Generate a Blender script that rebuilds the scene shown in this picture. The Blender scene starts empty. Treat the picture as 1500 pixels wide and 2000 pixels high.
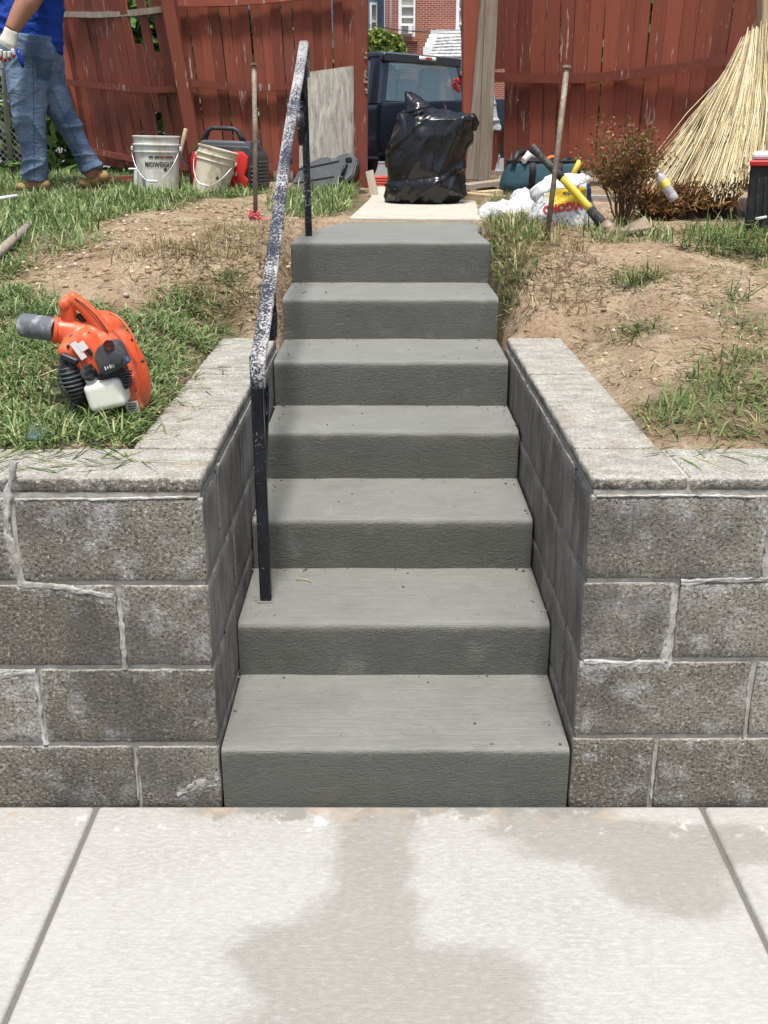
import bpy, bmesh, math, random
import numpy as np
from mathutils import Vector, Matrix, noise as mn
random.seed(7); np.random.seed(7)
R = math.radians
SC = bpy.context.scene
COL = SC.collection
# ------------------------------------------------------------------ camera, sky, sun, exposure
FPX, PITCH, CAMZ = 2000.0, R(20.0), 1.52
cd = bpy.data.cameras.new('camera'); cam = bpy.data.objects.new('camera', cd); COL.objects.link(cam)
cd.sensor_fit = 'VERTICAL'; cd.sensor_height = 36.0; cd.lens = 36.0 * FPX / 2000.0
cd.clip_start = 0.05; cd.clip_end = 1000
cam.location = (0, 0, CAMZ); cam.rotation_euler = (R(90) - PITCH, 0, 0)
SC.camera = cam
SUN_EL, SUN_DX = R(73), 0.015
w = bpy.data.worlds.new('World'); SC.world = w; w.use_nodes = True
wn = w.node_tree; bg = wn.nodes['Background']; bg.inputs['Strength'].default_value = 0.135
sky = wn.nodes.new('ShaderNodeTexSky'); sky.sky_type = 'NISHITA'; sky.sun_disc = False
sky.sun_elevation = SUN_EL; sky.sun_rotation = R(180); sky.air_density = 1.0; sky.dust_density = 4.0; sky.ozone_density = 0.6
wn.links.new(sky.outputs[0], bg.inputs['Color'])
sl = bpy.data.lights.new('sun', 'SUN'); sl.energy = 3.9; sl.angle = R(7.5); sl.color = (1.0, 0.985, 0.955)
so = bpy.data.objects.new('sun', sl); COL.objects.link(so)
so.rotation_euler = (Vector((SUN_DX, -math.cos(SUN_EL), math.sin(SUN_EL)))).to_track_quat('Z', 'Y').to_euler()
vs = SC.view_settings; vs.view_transform = 'Standard'; vs.look = 'None'; vs.exposure = 0.45; vs.gamma = 1.0; vs.use_curve_mapping = False
SC.cycles.use_adaptive_sampling = True; SC.cycles.adaptive_threshold = .02
SC.cycles.max_bounces = 4; SC.cycles.diffuse_bounces = 2; SC.cycles.glossy_bounces = 2; SC.cycles.transparent_max_bounces = 12
# ------------------------------------------------------------------ calibration: photograph point -> place
CP, SP = math.cos(PITCH), math.sin(PITCH)
def ray(px, py):
    X = (px - 750) / FPX; V = (1000 - py) / FPX
    return Vector((X, CP + V * SP, -SP + V * CP))
def at(px, py, Y):
    d = ray(px, py); return Vector((0, 0, CAMZ)) + d * (Y / d.y)
def atz(px, py, z):
    d = ray(px, py); return Vector((0, 0, CAMZ)) + d * ((z - CAMZ) / d.z)
PY = [0, 2.3, 2.7, 3.3, 3.8, 4.5, 5.5, 7, 8.5, 10, 30]; PZ = [.826, .828, .855, .93, 1.0, 1.10, 1.128, 1.175, 1.22, 1.2, 1.2]
def G(x, y):
    g = float(np.interp(y, PY, PZ))
    d = math.hypot(max(-.60 - x, x - .65, 0), max(y - 3.75, 0))
    return min(g, .822 + .5 * d)
def gnd(px, py):
    d = ray(px, py); t = 1.5; o = Vector((0, 0, CAMZ))
    while t < 30:
        p = o + d * t
        if p.z <= G(p.x, p.y): return p
        t += .006
    return o + d * 30
# ------------------------------------------------------------------ mesh helpers
def tmp_add(bm, t, M=None):
    if M is not None: bmesh.ops.transform(t, matrix=M, verts=t.verts)
    mp = {}
    for v in t.verts: mp[v] = bm.verts.new(v.co)
    for f in t.faces:
        try:
            nf = bm.faces.new([mp[v] for v in f.verts]); nf.smooth = f.smooth; nf.material_index = f.material_index
        except ValueError: pass
    t.free()
def TR(loc=(0, 0, 0), rot=(0, 0, 0), sc=(1, 1, 1)):
    from mathutils import Euler
    return Matrix.LocRotScale(Vector(loc), Euler(rot), Vector(sc))
def bx(bm, c, s, rot=(0, 0, 0), bev=0, seg=1, M=None):
    t = bmesh.new(); bmesh.ops.create_cube(t, size=1)
    bmesh.ops.scale(t, vec=Vector(s), verts=t.verts)
    if bev > 0: bmesh.ops.bevel(t, geom=list(t.edges), offset=min(bev, min(s) * .49), segments=seg, affect='EDGES', profile=.5)
    m = TR(c, rot)
    tmp_add(bm, t, M @ m if M is not None else m)
def bar(bm, a, b, wx, wy, up=(0, 0, 1), bev=0, tw=0):
    a, b = Vector(a), Vector(b); d = b - a; L = d.length; z = d.normalized(); u = Vector(up)
    if abs(z.dot(u)) > .98: u = Vector((0, 1, 0))
    x = u.cross(z).normalized(); y = z.cross(x)
    Mx = Matrix((x, y, z)).transposed().to_4x4(); Mx.translation = (a + b) / 2
    if tw: Mx = Mx @ Matrix.Rotation(tw, 4, 'Z')
    bx(bm, (0, 0, 0), (wx, wy, L), bev=bev, M=Mx)
def tube(bm, pts, r, n=8, cap=True, flat=None, up=None):
    pts = [Vector(p) for p in pts]; k = len(pts)
    rr = r if hasattr(r, '__len__') else [r] * k
    rings = []; ref = None
    for i in range(k):
        d = (pts[min(i + 1, k - 1)] - pts[max(i - 1, 0)]).normalized()
        if up is not None: a = Vector(up); a = (a - d * a.dot(d)).normalized()
        else:
            if ref is None: ref = Vector((0, 0, 1)) if abs(d.z) < .9 else Vector((1, 0, 0))
            a = (ref - d * ref.dot(d)).normalized(); ref = a
        b = d.cross(a)
        fa, fb = (1, 1) if flat is None else flat
        rings.append([bm.verts.new(pts[i] + a * (math.cos(2 * math.pi * j / n) * rr[i] * fa) + b * (math.sin(2 * math.pi * j / n) * rr[i] * fb)) for j in range(n)])
    for i in range(k - 1):
        for j in range(n):
            f = bm.faces.new((rings[i][j], rings[i][(j + 1) % n], rings[i + 1][(j + 1) % n], rings[i + 1][j])); f.smooth = True
    if cap:
        bm.faces.new(list(reversed(rings[0]))); bm.faces.new(rings[-1])
def lathe(bm, prof, n=24, M=None, ax=(1, 1)):
    t = bmesh.new(); rings = []
    for r_, z in prof:
        if r_ < 1e-6: rings.append([t.verts.new((0, 0, z))])
        else: rings.append([t.verts.new((r_ * ax[0] * math.cos(2 * math.pi * j / n), r_ * ax[1] * math.sin(2 * math.pi * j / n), z)) for j in range(n)])
    for a, b in zip(rings, rings[1:]):
        for j in range(n):
            q = [a[j % len(a)], a[(j + 1) % len(a)], b[(j + 1) % len(b)], b[j % len(b)]]
            u = []
            for v in q:
                if v not in u: u.append(v)
            if len(u) > 2:
                f = t.faces.new(u); f.smooth = True
    tmp_add(bm, t, M)
def prism(bm, poly, d, M=None, bev=0, seg=1):
    """polygon in local xy, thickness d along z (0..d)"""
    t = bmesh.new(); vs_ = [t.verts.new((p[0], p[1], 0)) for p in poly]
    f = t.faces.new(vs_); r_ = bmesh.ops.extrude_face_region(t, geom=[f])
    bmesh.ops.translate(t, vec=(0, 0, d), verts=[e for e in r_['geom'] if isinstance(e, bmesh.types.BMVert)])
    bmesh.ops.recalc_face_normals(t, faces=t.faces)
    if bev: bmesh.ops.bevel(t, geom=list(t.edges), offset=bev, segments=seg, affect='EDGES', profile=.5)
    tmp_add(bm, t, M)
def loft(bm, rings, cap=True, closed=True, smooth=True):
    V = [[bm.verts.new(p) for p in rg] for rg in rings]; n = len(V[0])
    for a, b in zip(V, V[1:]):
        for j in range(n if closed else n - 1):
            f = bm.faces.new((a[j], a[(j + 1) % n], b[(j + 1) % n], b[j])); f.smooth = smooth
    if cap:
        bm.faces.new(list(reversed(V[0]))); bm.faces.new(V[-1])
    return V
def jitter(bm, amp, fr=9.0, seed=0):
    o = Vector((seed * 3.1, seed * 1.7, seed * .9))
    for v in bm.verts:
        v.co += mn.noise_vector(v.co * fr + o) * amp
def obj(name, bm, mat, parent=None, sharp=None, kind=None, label=None, cat=None, group=None, loc=None, recalc=True):
    me = bpy.data.meshes.new(name)
    if isinstance(bm, bmesh.types.BMesh):
        if recalc: bmesh.ops.recalc_face_normals(bm, faces=bm.faces)
        bm.to_mesh(me); bm.free()
    else: me = bm
    for m in (mat if isinstance(mat, (list, tuple)) else [mat]): me.materials.append(m)
    if sharp is not None:
        for p in me.polygons: p.use_smooth = True
        me.set_sharp_from_angle(angle=R(sharp))
    o = bpy.data.objects.new(name, me); COL.objects.link(o)
    if loc is not None: o.location = loc
    if parent is not None: o.parent = parent
    return tag(o, label, cat, group, kind)
def tag(o, label=None, cat=None, group=None, kind=None):
    if label: o['label'] = label
    if cat: o['category'] = cat
    if group: o['group'] = group
    if kind: o['kind'] = kind
    return o
def thing(name, label, cat, loc=(0, 0, 0), rot=(0, 0, 0), group=None, kind=None):
    o = bpy.data.objects.new(name, None); COL.objects.link(o); o.location = loc; o.rotation_euler = rot; o.empty_display_size = .1
    return tag(o, label, cat, group, kind)
def B(): return bmesh.new()
def text_mesh(s, size, depth=.002, bold=0.0, align='CENTER', sx=1.0):
    cu = bpy.data.curves.new('t', 'FONT'); cu.body = s; cu.size = size; cu.align_x = align; cu.align_y = 'CENTER'; cu.extrude = depth / 2; cu.offset = bold; cu.resolution_u = 3
    o = bpy.data.objects.new('t', cu); COL.objects.link(o)
    bpy.context.view_layer.update()
    me = bpy.data.meshes.new_from_object(o.evaluated_get(bpy.context.evaluated_depsgraph_get()))
    bpy.data.objects.remove(o); bpy.data.curves.remove(cu)
    if sx != 1:
        for v in me.vertices: v.co.x *= sx
    return me
# ------------------------------------------------------------------ node helpers
from bpy.types import NodeSocket
class MT:
    def __init__(s, name, rough=.8, spec=.3, metal=0):
        s.m = bpy.data.materials.new(name); s.m.use_nodes = True; s.t = s.m.node_tree; s.b = s.t.nodes['Principled BSDF']; s.out = s.t.nodes['Material Output']
        s.b.inputs['Roughness'].default_value = rough; s.b.inputs['Specular IOR Level'].default_value = spec; s.b.inputs['Metallic'].default_value = metal
    def n(s, ty, ins=None, **a):
        nd = s.t.nodes.new('ShaderNode' + ty)
        for k, v in a.items(): setattr(nd, k, v)
        for k, v in (ins or {}).items():
            if isinstance(v, NodeSocket): s.t.links.new(v, nd.inputs[k])
            else:
                if isinstance(v, tuple) and len(v) == 3 and nd.inputs[k].type == 'RGBA': v = v + (1,)
                nd.inputs[k].default_value = v
        return nd
    def pos(s): return s.n('NewGeometry').outputs['Position']
    def nrm(s): return s.n('NewGeometry').outputs['Normal']
    def oc(s): return s.n('TexCoord').outputs['Object']
    def rnd(s): return s.n('ObjectInfo').outputs['Random']
    def attr(s, a): return s.n('Attribute', attribute_name=a)
    def mp(s, vec, scale=(1, 1, 1), loc=(0, 0, 0), rot=(0, 0, 0)): return s.n('Mapping', {'Vector': vec, 'Scale': scale, 'Location': loc, 'Rotation': rot}).outputs[0]
    def noise(s, vec, scale, detail=4, rough=.6, dist=0, col=False):
        q = s.n('TexNoise', {'Vector': vec, 'Scale': scale, 'Detail': min(detail, 4), 'Roughness': rough, 'Distortion': dist}); return q.outputs['Color' if col else 'Fac']
    def vor(s, vec, scale, feat='F1', out='Distance', rnd=1.0): return s.n('TexVoronoi', {'Vector': vec, 'Scale': scale, 'Randomness': rnd}, feature=feat).outputs[out]
    def wave(s, vec, scale, dist=0, detail=2, ds=1, typ='BANDS', d='X'):
        q = s.n('TexWave', {'Vector': vec, 'Scale': scale, 'Distortion': dist, 'Detail': min(detail, 4), 'Detail Scale': ds}, wave_type=typ)
        if typ == 'BANDS': q.bands_direction = d
        return q.outputs['Fac']
    def ramp(s, f, st, interp='LINEAR'):
        q = s.n('ValToRGB', {'Fac': f}); e = q.color_ramp; e.interpolation = interp
        while len(e.elements) < len(st): e.elements.new(.5)
        for i, (p, c) in enumerate(st):
            e.elements[i].position = p
            e.elements[i].color = (c, c, c, 1) if not hasattr(c, '__len__') else (*c, 1)
        return q.outputs['Color']
    def mr(s, v, a, b, c=0., d=1., smooth=False): return s.n('MapRange', {'Value': v, 'From Min': a, 'From Max': b, 'To Min': c, 'To Max': d}, interpolation_type='SMOOTHSTEP' if smooth else 'LINEAR').outputs[0]
    def ma(s, op, a, b=0., c=0., clamp=False): return s.n('Math', {0: a, 1: b, 2: c}, operation=op, use_clamp=clamp).outputs[0]
    def mix(s, a, b, f, mode='MIX'):
        q = s.n('Mix', data_type='RGBA', blend_type=mode); q.clamp_factor = True
        for i, v in ((0, f), (6, a), (7, b)):
            if isinstance(v, NodeSocket): s.t.links.new(v, q.inputs[i])
            else: q.inputs[i].default_value = v if i == 0 else (tuple(v) + (1,) if len(v) == 3 else v)
        return q.outputs[2]
    def sep(s, v): return s.n('SeparateXYZ', {0: v}).outputs
    def bump(s, h, dist, strength=1.0, nrm=None):
        i = {'Height': h, 'Distance': dist, 'Strength': strength}
        if nrm is not None: i['Normal'] = nrm
        return s.n('Bump', i).outputs[0]
    def set(s, **k):
        nm = {'col': 'Base Color', 'rough': 'Roughness', 'nrm': 'Normal', 'metal': 'Metallic', 'alpha': 'Alpha', 'spec': 'Specular IOR Level', 'trans': 'Transmission Weight', 'coat': 'Coat Weight', 'sss': 'Subsurface Weight', 'ior': 'IOR'}
        for a, v in k.items():
            i = s.b.inputs[nm[a]]
            if isinstance(v, NodeSocket): s.t.links.new(v, i)
            else: i.default_value = (*v, 1) if isinstance(v, tuple) and len(v) == 3 else v
        return s
def flat(name, col, rough=.6, var=.12, spec=.35, bump=0, scale=30, metal=0, dirt=None, coat=0):
    s = MT(name, rough, spec, metal); p = s.oc(); nz = s.noise(p, scale, 5)
    c = s.mix(tuple(x * (1 - var) for x in col), tuple(min(1, x * (1 + var)) for x in col), nz)
    if dirt: c = s.mix(c, dirt[0], s.ma('MULTIPLY', s.mr(s.noise(p, dirt[2] if len(dirt) > 2 else 9, 6, .7), .5, .72), dirt[1]))
    s.set(col=c, rough=s.mr(nz, .3, .7, max(0, rough - .08), min(1, rough + .08)), coat=coat)
    if bump: s.set(nrm=s.bump(s.noise(p, scale * 3, 4), bump))
    return s.m
# ------------------------------------------------------------------ materials of the masonry and ground
def m_step():
    s = MT('fresh_concrete', .8, .25); p = s.pos(); N = s.sep(s.nrm()); P = s.sep(p)
    big = s.noise(p, 5, 4); mid = s.noise(p, 38, 5, .65)
    c = s.mix((.142, .146, .128), (.195, .200, .180), s.mr(big, .3, .7))
    c = s.mix(c, (.225, .228, .205), s.mr(s.noise(s.mp(p, (3, 26, 8)), 3, 5, .7), .55, .8))
    c = s.mix(c, (.10, .098, .088), s.ma('MULTIPLY', s.mr(mid, .56, .78), .55))
    spk = s.mr(s.vor(p, 95), .0, .16, 1, 0); spk = s.ma('MULTIPLY', spk, s.mr(s.noise(p, 22, 2), .58, .66))
    c = s.mix(c, (.04, .038, .033), s.ma('MULTIPLY', spk, .8))
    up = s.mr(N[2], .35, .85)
    # broomed treads painted paler, sponge-floated risers darker, to deepen the light and shade
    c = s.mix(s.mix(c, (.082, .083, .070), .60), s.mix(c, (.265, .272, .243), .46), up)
    pat = s.noise(s.mp(p, (1, 1.4, 3)), 3.4, 4, .55, .6); c = s.mix(c, (.115, .113, .095), s.ma('MULTIPLY', s.mr(pat, .52, .72), .25)); c = s.mix(c, (.34, .34, .31), s.ma('MULTIPLY', s.mr(s.noise(s.mp(p, (1, 1, 1), (4, 1, 2)), 7, 4, .7), .58, .74), .25))
    c = s.mix(c, (.05, .048, .04), s.ma('MULTIPLY', s.ma('MULTIPLY', s.mr(s.vor(p, 42), .0, .10, 1, 0), s.mr(s.noise(p, 13, 2), .52, .6)), .75))
    broom = s.noise(s.mp(p, (2.0, 190, 60)), 2.2, 3, .6)
    arcs = s.noise(s.mp(p, (38, 38, 120)), 1.0, 4, .6, 1.6)
    fine = s.noise(p, 240, 3, .7); lump = s.noise(p, 70, 3, .6)
    h = s.mix(s.mix(s.mix(arcs, lump, .3), fine, .4), s.mix(broom, fine, .35), up)
    s.set(col=c, nrm=s.bump(h, s.mr(up, 0, 1, .016, .008), 1.0), rough=s.mr(mid, .3, .7, .7, .9)); return s.m
def m_sidewalk():
    s = MT('sidewalk_concrete', .88, .2); p = s.pos(); P = s.sep(p)
    b = s.noise(p, 2.2, 5, .6); fine = s.noise(s.mp(p, (8, 20, 20)), 6, 5, .75); gr = s.noise(p, 260, 3, .7)
    c = s.mix((.315, .310, .286), (.385, .379, .354), s.mr(b, .3, .7))
    c = s.mix(c, (.435, .43, .408), s.mr(fine, .44, .66)); c = s.mix(c, (.29, .28, .255), s.ma('MULTIPLY', s.mr(s.noise(s.mp(p, (1, 2.2, 1)), 34, 4, .8), .52, .68), .55)); c = s.mix(c, (.30, .30, .285), s.ma('MULTIPLY', s.mr(s.noise(s.mp(p, (2, 120, 20)), 3, 3, .6), .50, .66), .22))
    wv = s.n('VectorMath', {0: p, 1: s.n('VectorMath', {0: s.n('VectorMath', {0: s.noise(p, 7, 5, .65, col=True), 1: (.5, .5, .5)}, operation='SUBTRACT').outputs[0], 1: (.12, .09, 0)}, operation='MULTIPLY').outputs[0]}, operation='ADD').outputs[0]
    wet = None
    for px, py, rx, ry in WET:
        cpt = atz(px, py, 0)
        v = s.n('VectorMath', {0: s.n('VectorMath', {0: wv, 1: (cpt.x, cpt.y, 0)}, operation='SUBTRACT').outputs[0], 1: (1 / rx, 1 / ry, 0)}, operation='MULTIPLY').outputs[0]
        d = s.n('VectorMath', {0: v}, operation='LENGTH').outputs['Value']
        k = s.mr(d, .55, 1.15, 1, 0, True)
        wet = k if wet is None else s.ma('ADD', wet, k)
    wet = s.ma('ADD', wet, s.mr(s.noise(p, 20, 4, .75), .3, .7, -.3, .3)); wet = s.mr(wet, -.1, 1.15, 0, 1, True); wet = s.ma('MULTIPLY', wet, s.mr(s.noise(s.mp(p, (1, 2.2, 1)), 48, 4, .7), .3, .52, .55, 1))
    c = s.mix(c, s.mix((.19, .177, .146), (.25, .235, .20), fine), s.ma('MULTIPLY', wet, .66))
    # cement smear along the foot of the new steps
    edge = s.ma('MULTIPLY', s.mr(s.ma('ADD', P[1], s.mr(s.noise(p, 16, 5, .7), .3, .7, -.05, .05)), 2.035, 2.065, 0, 1), s.mr(P[0], .60, .52))
    edge = s.ma('MULTIPLY', edge, s.mr(P[0], -.52, -.42))
    c = s.mix(c, s.mix((.22, .21, .185), (.36, .30, .23), s.mr(s.noise(p, 9, 3), .45, .65)), s.ma('MULTIPLY', edge, .9))
    rust = s.ma('MULTIPLY', s.mr(s.noise(p, 11, 4, .6), .62, .72), s.mr(P[1], 1.92, 2.05))
    c = s.mix(c, (.42, .27, .14), s.ma('MULTIPLY', rust, .55))
    wh = s.ma('MULTIPLY', s.mr(s.noise(p, 15, 5, .7), .58, .72), s.ma('MULTIPLY', s.mr(P[1], 1.96, 2.0), s.mr(P[1], 2.065, 2.04)))
    c = s.mix(c, (.68, .68, .66), s.ma('MULTIPLY', wh, .8))
    c = s.mix(c, (.33, .31, .27), s.ma('MULTIPLY', s.mr(s.vor(p, 60), 0, .12, 1, 0), s.mr(s.noise(p, 9, 2), .62, .7)))
    h = s.mix(s.noise(s.mp(p, (3, 110, 50)), 3, 3), gr, .6)
    s.set(col=c, nrm=s.bump(h, .004, .7), rough=s.mr(wet, 0, 1, .9, .6)); return s.m
WET = [(640, 1890, .20, .12), (880, 1910, .20, .11), (570, 1850, .13, .10), (760, 2000, .33, .11), (720, 1790, .13, .13), (735, 1700, .11, .12), (740, 1620, .12, .10), (1230, 1650, .30, .10), (1320, 1730, .17, .12), (1090, 1615, .22, .06), (1440, 1650, .16, .09)]
def m_block():
    s = MT('concrete_block', .95, .15); p = s.pos(); N = s.sep(s.nrm()); P = s.sep(p); rn = s.rnd()
    gr = s.noise(p, 120, 3, .8); g2 = s.vor(p, 105); b = s.noise(p, 4.5, 5, .65); b2 = s.noise(p, 14, 4, .65)
    base = s.mix((.215, .196, .155), (.355, .333, .275), s.mr(rn, 0, 1))
    c = s.mix(s.mix(base, (.12, .112, .096), .6), base, s.mr(b, .36, .62)); c = s.mix(c, (.30, .265, .20), s.ma('MULTIPLY', s.mr(s.noise(s.mp(p, (1, 1, 1), (7, 3, 1)), 6, 4, .6), .56, .74), .5))
    c = s.mix(c, (.055, .05, .043), s.ma('MULTIPLY', s.mr(gr, .48, .36), .95))
    c = s.mix(c, (.60, .57, .475), s.ma('MULTIPLY', s.mr(gr, .55, .70), .7))
    # lime bloom in loose patches
    c = s.mix(c, (.56, .55, .54), s.ma('MULTIPLY', s.mr(b2, .53, .74), s.mr(gr, .35, .6, .3, 1)))
    lm = s.attr('lime').outputs['Fac']; c = s.mix(c, (.52, .51, .48), s.ma('MULTIPLY', s.mr(s.ma('ADD', lm, s.mr(s.noise(p, 60, 4, .75), .3, .7, -.45, .45)), .45, 1.0), .75))
    c = s.mix(c, (.085, .082, .076), s.ma('MULTIPLY', s.mr(s.noise(s.mp(p, (1, 1, .7), (3, 2, 5)), 4, 4, .6), .50, .68), .65))
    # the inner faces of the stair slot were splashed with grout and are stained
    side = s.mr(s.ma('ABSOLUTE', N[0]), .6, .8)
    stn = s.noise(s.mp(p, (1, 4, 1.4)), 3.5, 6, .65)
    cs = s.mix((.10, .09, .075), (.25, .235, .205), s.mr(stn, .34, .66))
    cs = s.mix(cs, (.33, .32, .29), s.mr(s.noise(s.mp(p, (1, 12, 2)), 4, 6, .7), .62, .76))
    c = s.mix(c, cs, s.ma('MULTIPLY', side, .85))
    # caps: weathered top, pale and limey
    up = s.mr(N[2], .5, .9)
    ct = s.mix((.38, .355, .295), (.58, .555, .485), s.mr(s.noise(s.mp(p, (1, 1.6, 1)), 12, 6, .7), .35, .62))
    ct = s.mix(ct, (.20, .185, .16), s.ma('MULTIPLY', s.mr(s.noise(p, 120, 4, .75), .50, .38), .6))
    ct = s.mix(ct, (.44, .34, .22), s.ma('MULTIPLY', s.mr(s.noise(p, 6, 4), .58, .75), .6))
    c = s.mix(c, ct, up)
    h = s.ma('ADD', s.mr(gr, .3, .62, 0, 1), s.ma('MULTIPLY', g2, .6))
    s.set(col=c, nrm=s.bump(h, s.mr(side, 0, 1, .006, .002), .95)); return s.m
def m_mortar(name, c0, c1, dk=.35):
    s = MT(name, .92, .15); p = s.pos(); N = s.sep(s.nrm())
    c = s.mix(c0, c1, s.mr(s.noise(p, 26, 5, .7), .35, .65))
    c = s.mix(c, (.24, .21, .16), s.ma('MULTIPLY', s.mr(s.noise(p, 9, 5, .7), .52, .7), dk))
    s.set(col=c, nrm=s.bump(s.noise(p, 150, 4, .7), .003, .8)); return s.m
def m_soil():
    s = MT('soil', .97, .1); p = s.pos(); ga = s.attr('grassy').outputs['Fac']
    a = s.noise(p, 3.2, 6, .6); f = s.noise(p, 55, 5, .7); g = s.noise(p, 190, 3, .7)
    c = s.mix((.30, .212, .133), (.45, .34, .23), s.mr(a, .34, .66))
    c = s.mix(c, (.52, .42, .30), s.mr(s.noise(p, 7.5, 5, .65), .54, .74))
    c = s.mix(c, (.12, .072, .043), s.ma('MULTIPLY', s.mr(f, .50, .33), .8))
    c = s.mix(c, (.56, .46, .35), s.ma('MULTIPLY', s.mr(g, .60, .72), .6))
    c = s.mix(c, s.mix((.045, .052, .02), (.12, .105, .048), f), s.ma('MULTIPLY', ga, .85))
    h = s.ma('ADD', s.ma('MULTIPLY', f, 1.2), s.ma('MULTIPLY', g, .5))
    s.set(col=c, nrm=s.bump(h, .016, 1.0)); return s.m
def m_leafcol(name, rough=.55, trans=.25):
    s = MT(name, rough, .25); c = s.attr('col').outputs['Color']
    s.set(col=c)
    tr = s.n('BsdfTranslucent', {'Color': c}); mx = s.n('MixShader', {0: trans})
    s.t.links.new(s.b.outputs[0], mx.inputs[1]); s.t.links.new(tr.outputs[0], mx.inputs[2]); s.t.links.new(mx.outputs[0], s.out.inputs[0]); return s.m
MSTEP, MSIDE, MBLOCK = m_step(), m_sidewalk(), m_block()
MMORT = m_mortar('mortar', (.26, .24, .205), (.42, .40, .36)); MLIME = m_mortar('lime_mortar', (.22, .205, .175), (.50, .485, .455), .5)
MSOIL = m_soil(); MLEAF = m_leafcol('leaf')
# ------------------------------------------------------------------ street ground and sidewalk
s = MT('street_ground', .95); s.set(col=s.mix((.10, .095, .085), (.16, .15, .135), s.noise(s.pos(), 3, 6)), nrm=s.bump(s.noise(s.pos(), 90, 3), .004)); MSTREET = s.m
b = B(); bmesh.ops.create_grid(b, x_segments=1, y_segments=1, size=250, matrix=Matrix.Translation((0, 0, -.16)))
obj('ground', b, MSTREET, kind='structure')
b = B(); bx(b, (0, .45, -.085), (7, 3.3, .15)); sw = obj('sidewalk', b, MSTREET, kind='structure')
for x0, x1, y0 in ((-3.6, -2.214, -1.1), (2.314, 3.6, -1.1), (-2.2, -.702, -1.1), (-.692, .766, -1.1), (.776, 2.3, -1.1)):
    b = B(); bx(b, ((x0 + x1) / 2, (y0 + 2.092) / 2, -.055), (x1 - x0, 2.092 - y0, .11), bev=.011, seg=3); obj('slab', b, MSIDE, sw, sharp=40)
# ------------------------------------------------------------------ retaining walls: blocks, caps, mortar
FY = 2.10; YEND = 3.78
def block(bm, x0, x1, y0, y1, z0, z1, seed, amp=.0022, bev=.006):
    t = bmesh.new(); bmesh.ops.create_cube(t, size=1)
    sx, sy, sz = x1 - x0, y1 - y0, z1 - z0
    bmesh.ops.scale(t, vec=(sx, sy, sz), verts=t.verts)
    bmesh.ops.bevel(t, geom=list(t.edges), offset=bev, segments=2, affect='EDGES', profile=.5)
    for ax, L in ((0, sx), (1, sy), (2, sz)):
        k = int(L / .028)
        for i in range(1, k):
            co = [0, 0, 0]; no = [0, 0, 0]; co[ax] = -L / 2 + L * i / k; no[ax] = 1
            bmesh.ops.bisect_plane(t, geom=list(t.verts) + list(t.edges) + list(t.faces), plane_co=co, plane_no=no)
    bmesh.ops.translate(t, vec=((x0 + x1) / 2, (y0 + y1) / 2, (z0 + z1) / 2), verts=t.verts)
    for v in t.verts:
        v.co += mn.noise_vector(v.co * 31 + Vector((seed, 0, 0))) * amp + mn.noise_vector(v.co * 90) * amp * .6
    for f in t.faces: f.smooth = True
    tmp_add(bm, t)
def strip(bm, pts, wd, proud=.0004, n=7):
    """lumpy mortar ribbon on the front face: pts [(x,z)], widths"""
    P = []
    for (a, b_), (wa, wb) in zip(zip(pts, pts[1:]), zip(wd, wd[1:])):
        L = math.hypot(b_[0] - a[0], b_[1] - a[1]); k = max(2, int(L / .008))
        for i in range(k): t = i / k; P.append((a[0] + (b_[0] - a[0]) * t, a[1] + (b_[1] - a[1]) * t, wa + (wb - wa) * t))
    P.append((*pts[-1], wd[-1])); rows = []
    for i, (x, z, w_) in enumerate(P):
        q = P[min(i + 1, len(P) - 1)]; r_ = P[max(i - 1, 0)]; d = Vector((q[0] - r_[0], q[1] - r_[1])).normalized(); nn = Vector((-d.y, d.x))
        j1 = 1.1 + 1.1 * mn.noise(Vector((x * 45, z * 45, 1))) + .5 * mn.noise(Vector((x * 130, z * 130, 1))); j2 = 1.1 + 1.1 * mn.noise(Vector((x * 45, z * 45, 7))) + .5 * mn.noise(Vector((x * 130, z * 130, 5)))
        row = []
        for j in range(n):
            u = j / (n - 1) * 2 - 1; off = u * w_ / 2 * .82 * (j1 if u < 0 else j2)
            hgt = proud * (1 - abs(u) ** 4) + .0034 * mn.noise(Vector((x * 95, z * 95, j * .8))) - (.006 if abs(u) == 1 else 0)
            row.append((x + nn.x * off, FY - hgt, z + nn.y * off))
        rows.append(row)
    loft(bm, rows, cap=False, closed=False)
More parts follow.
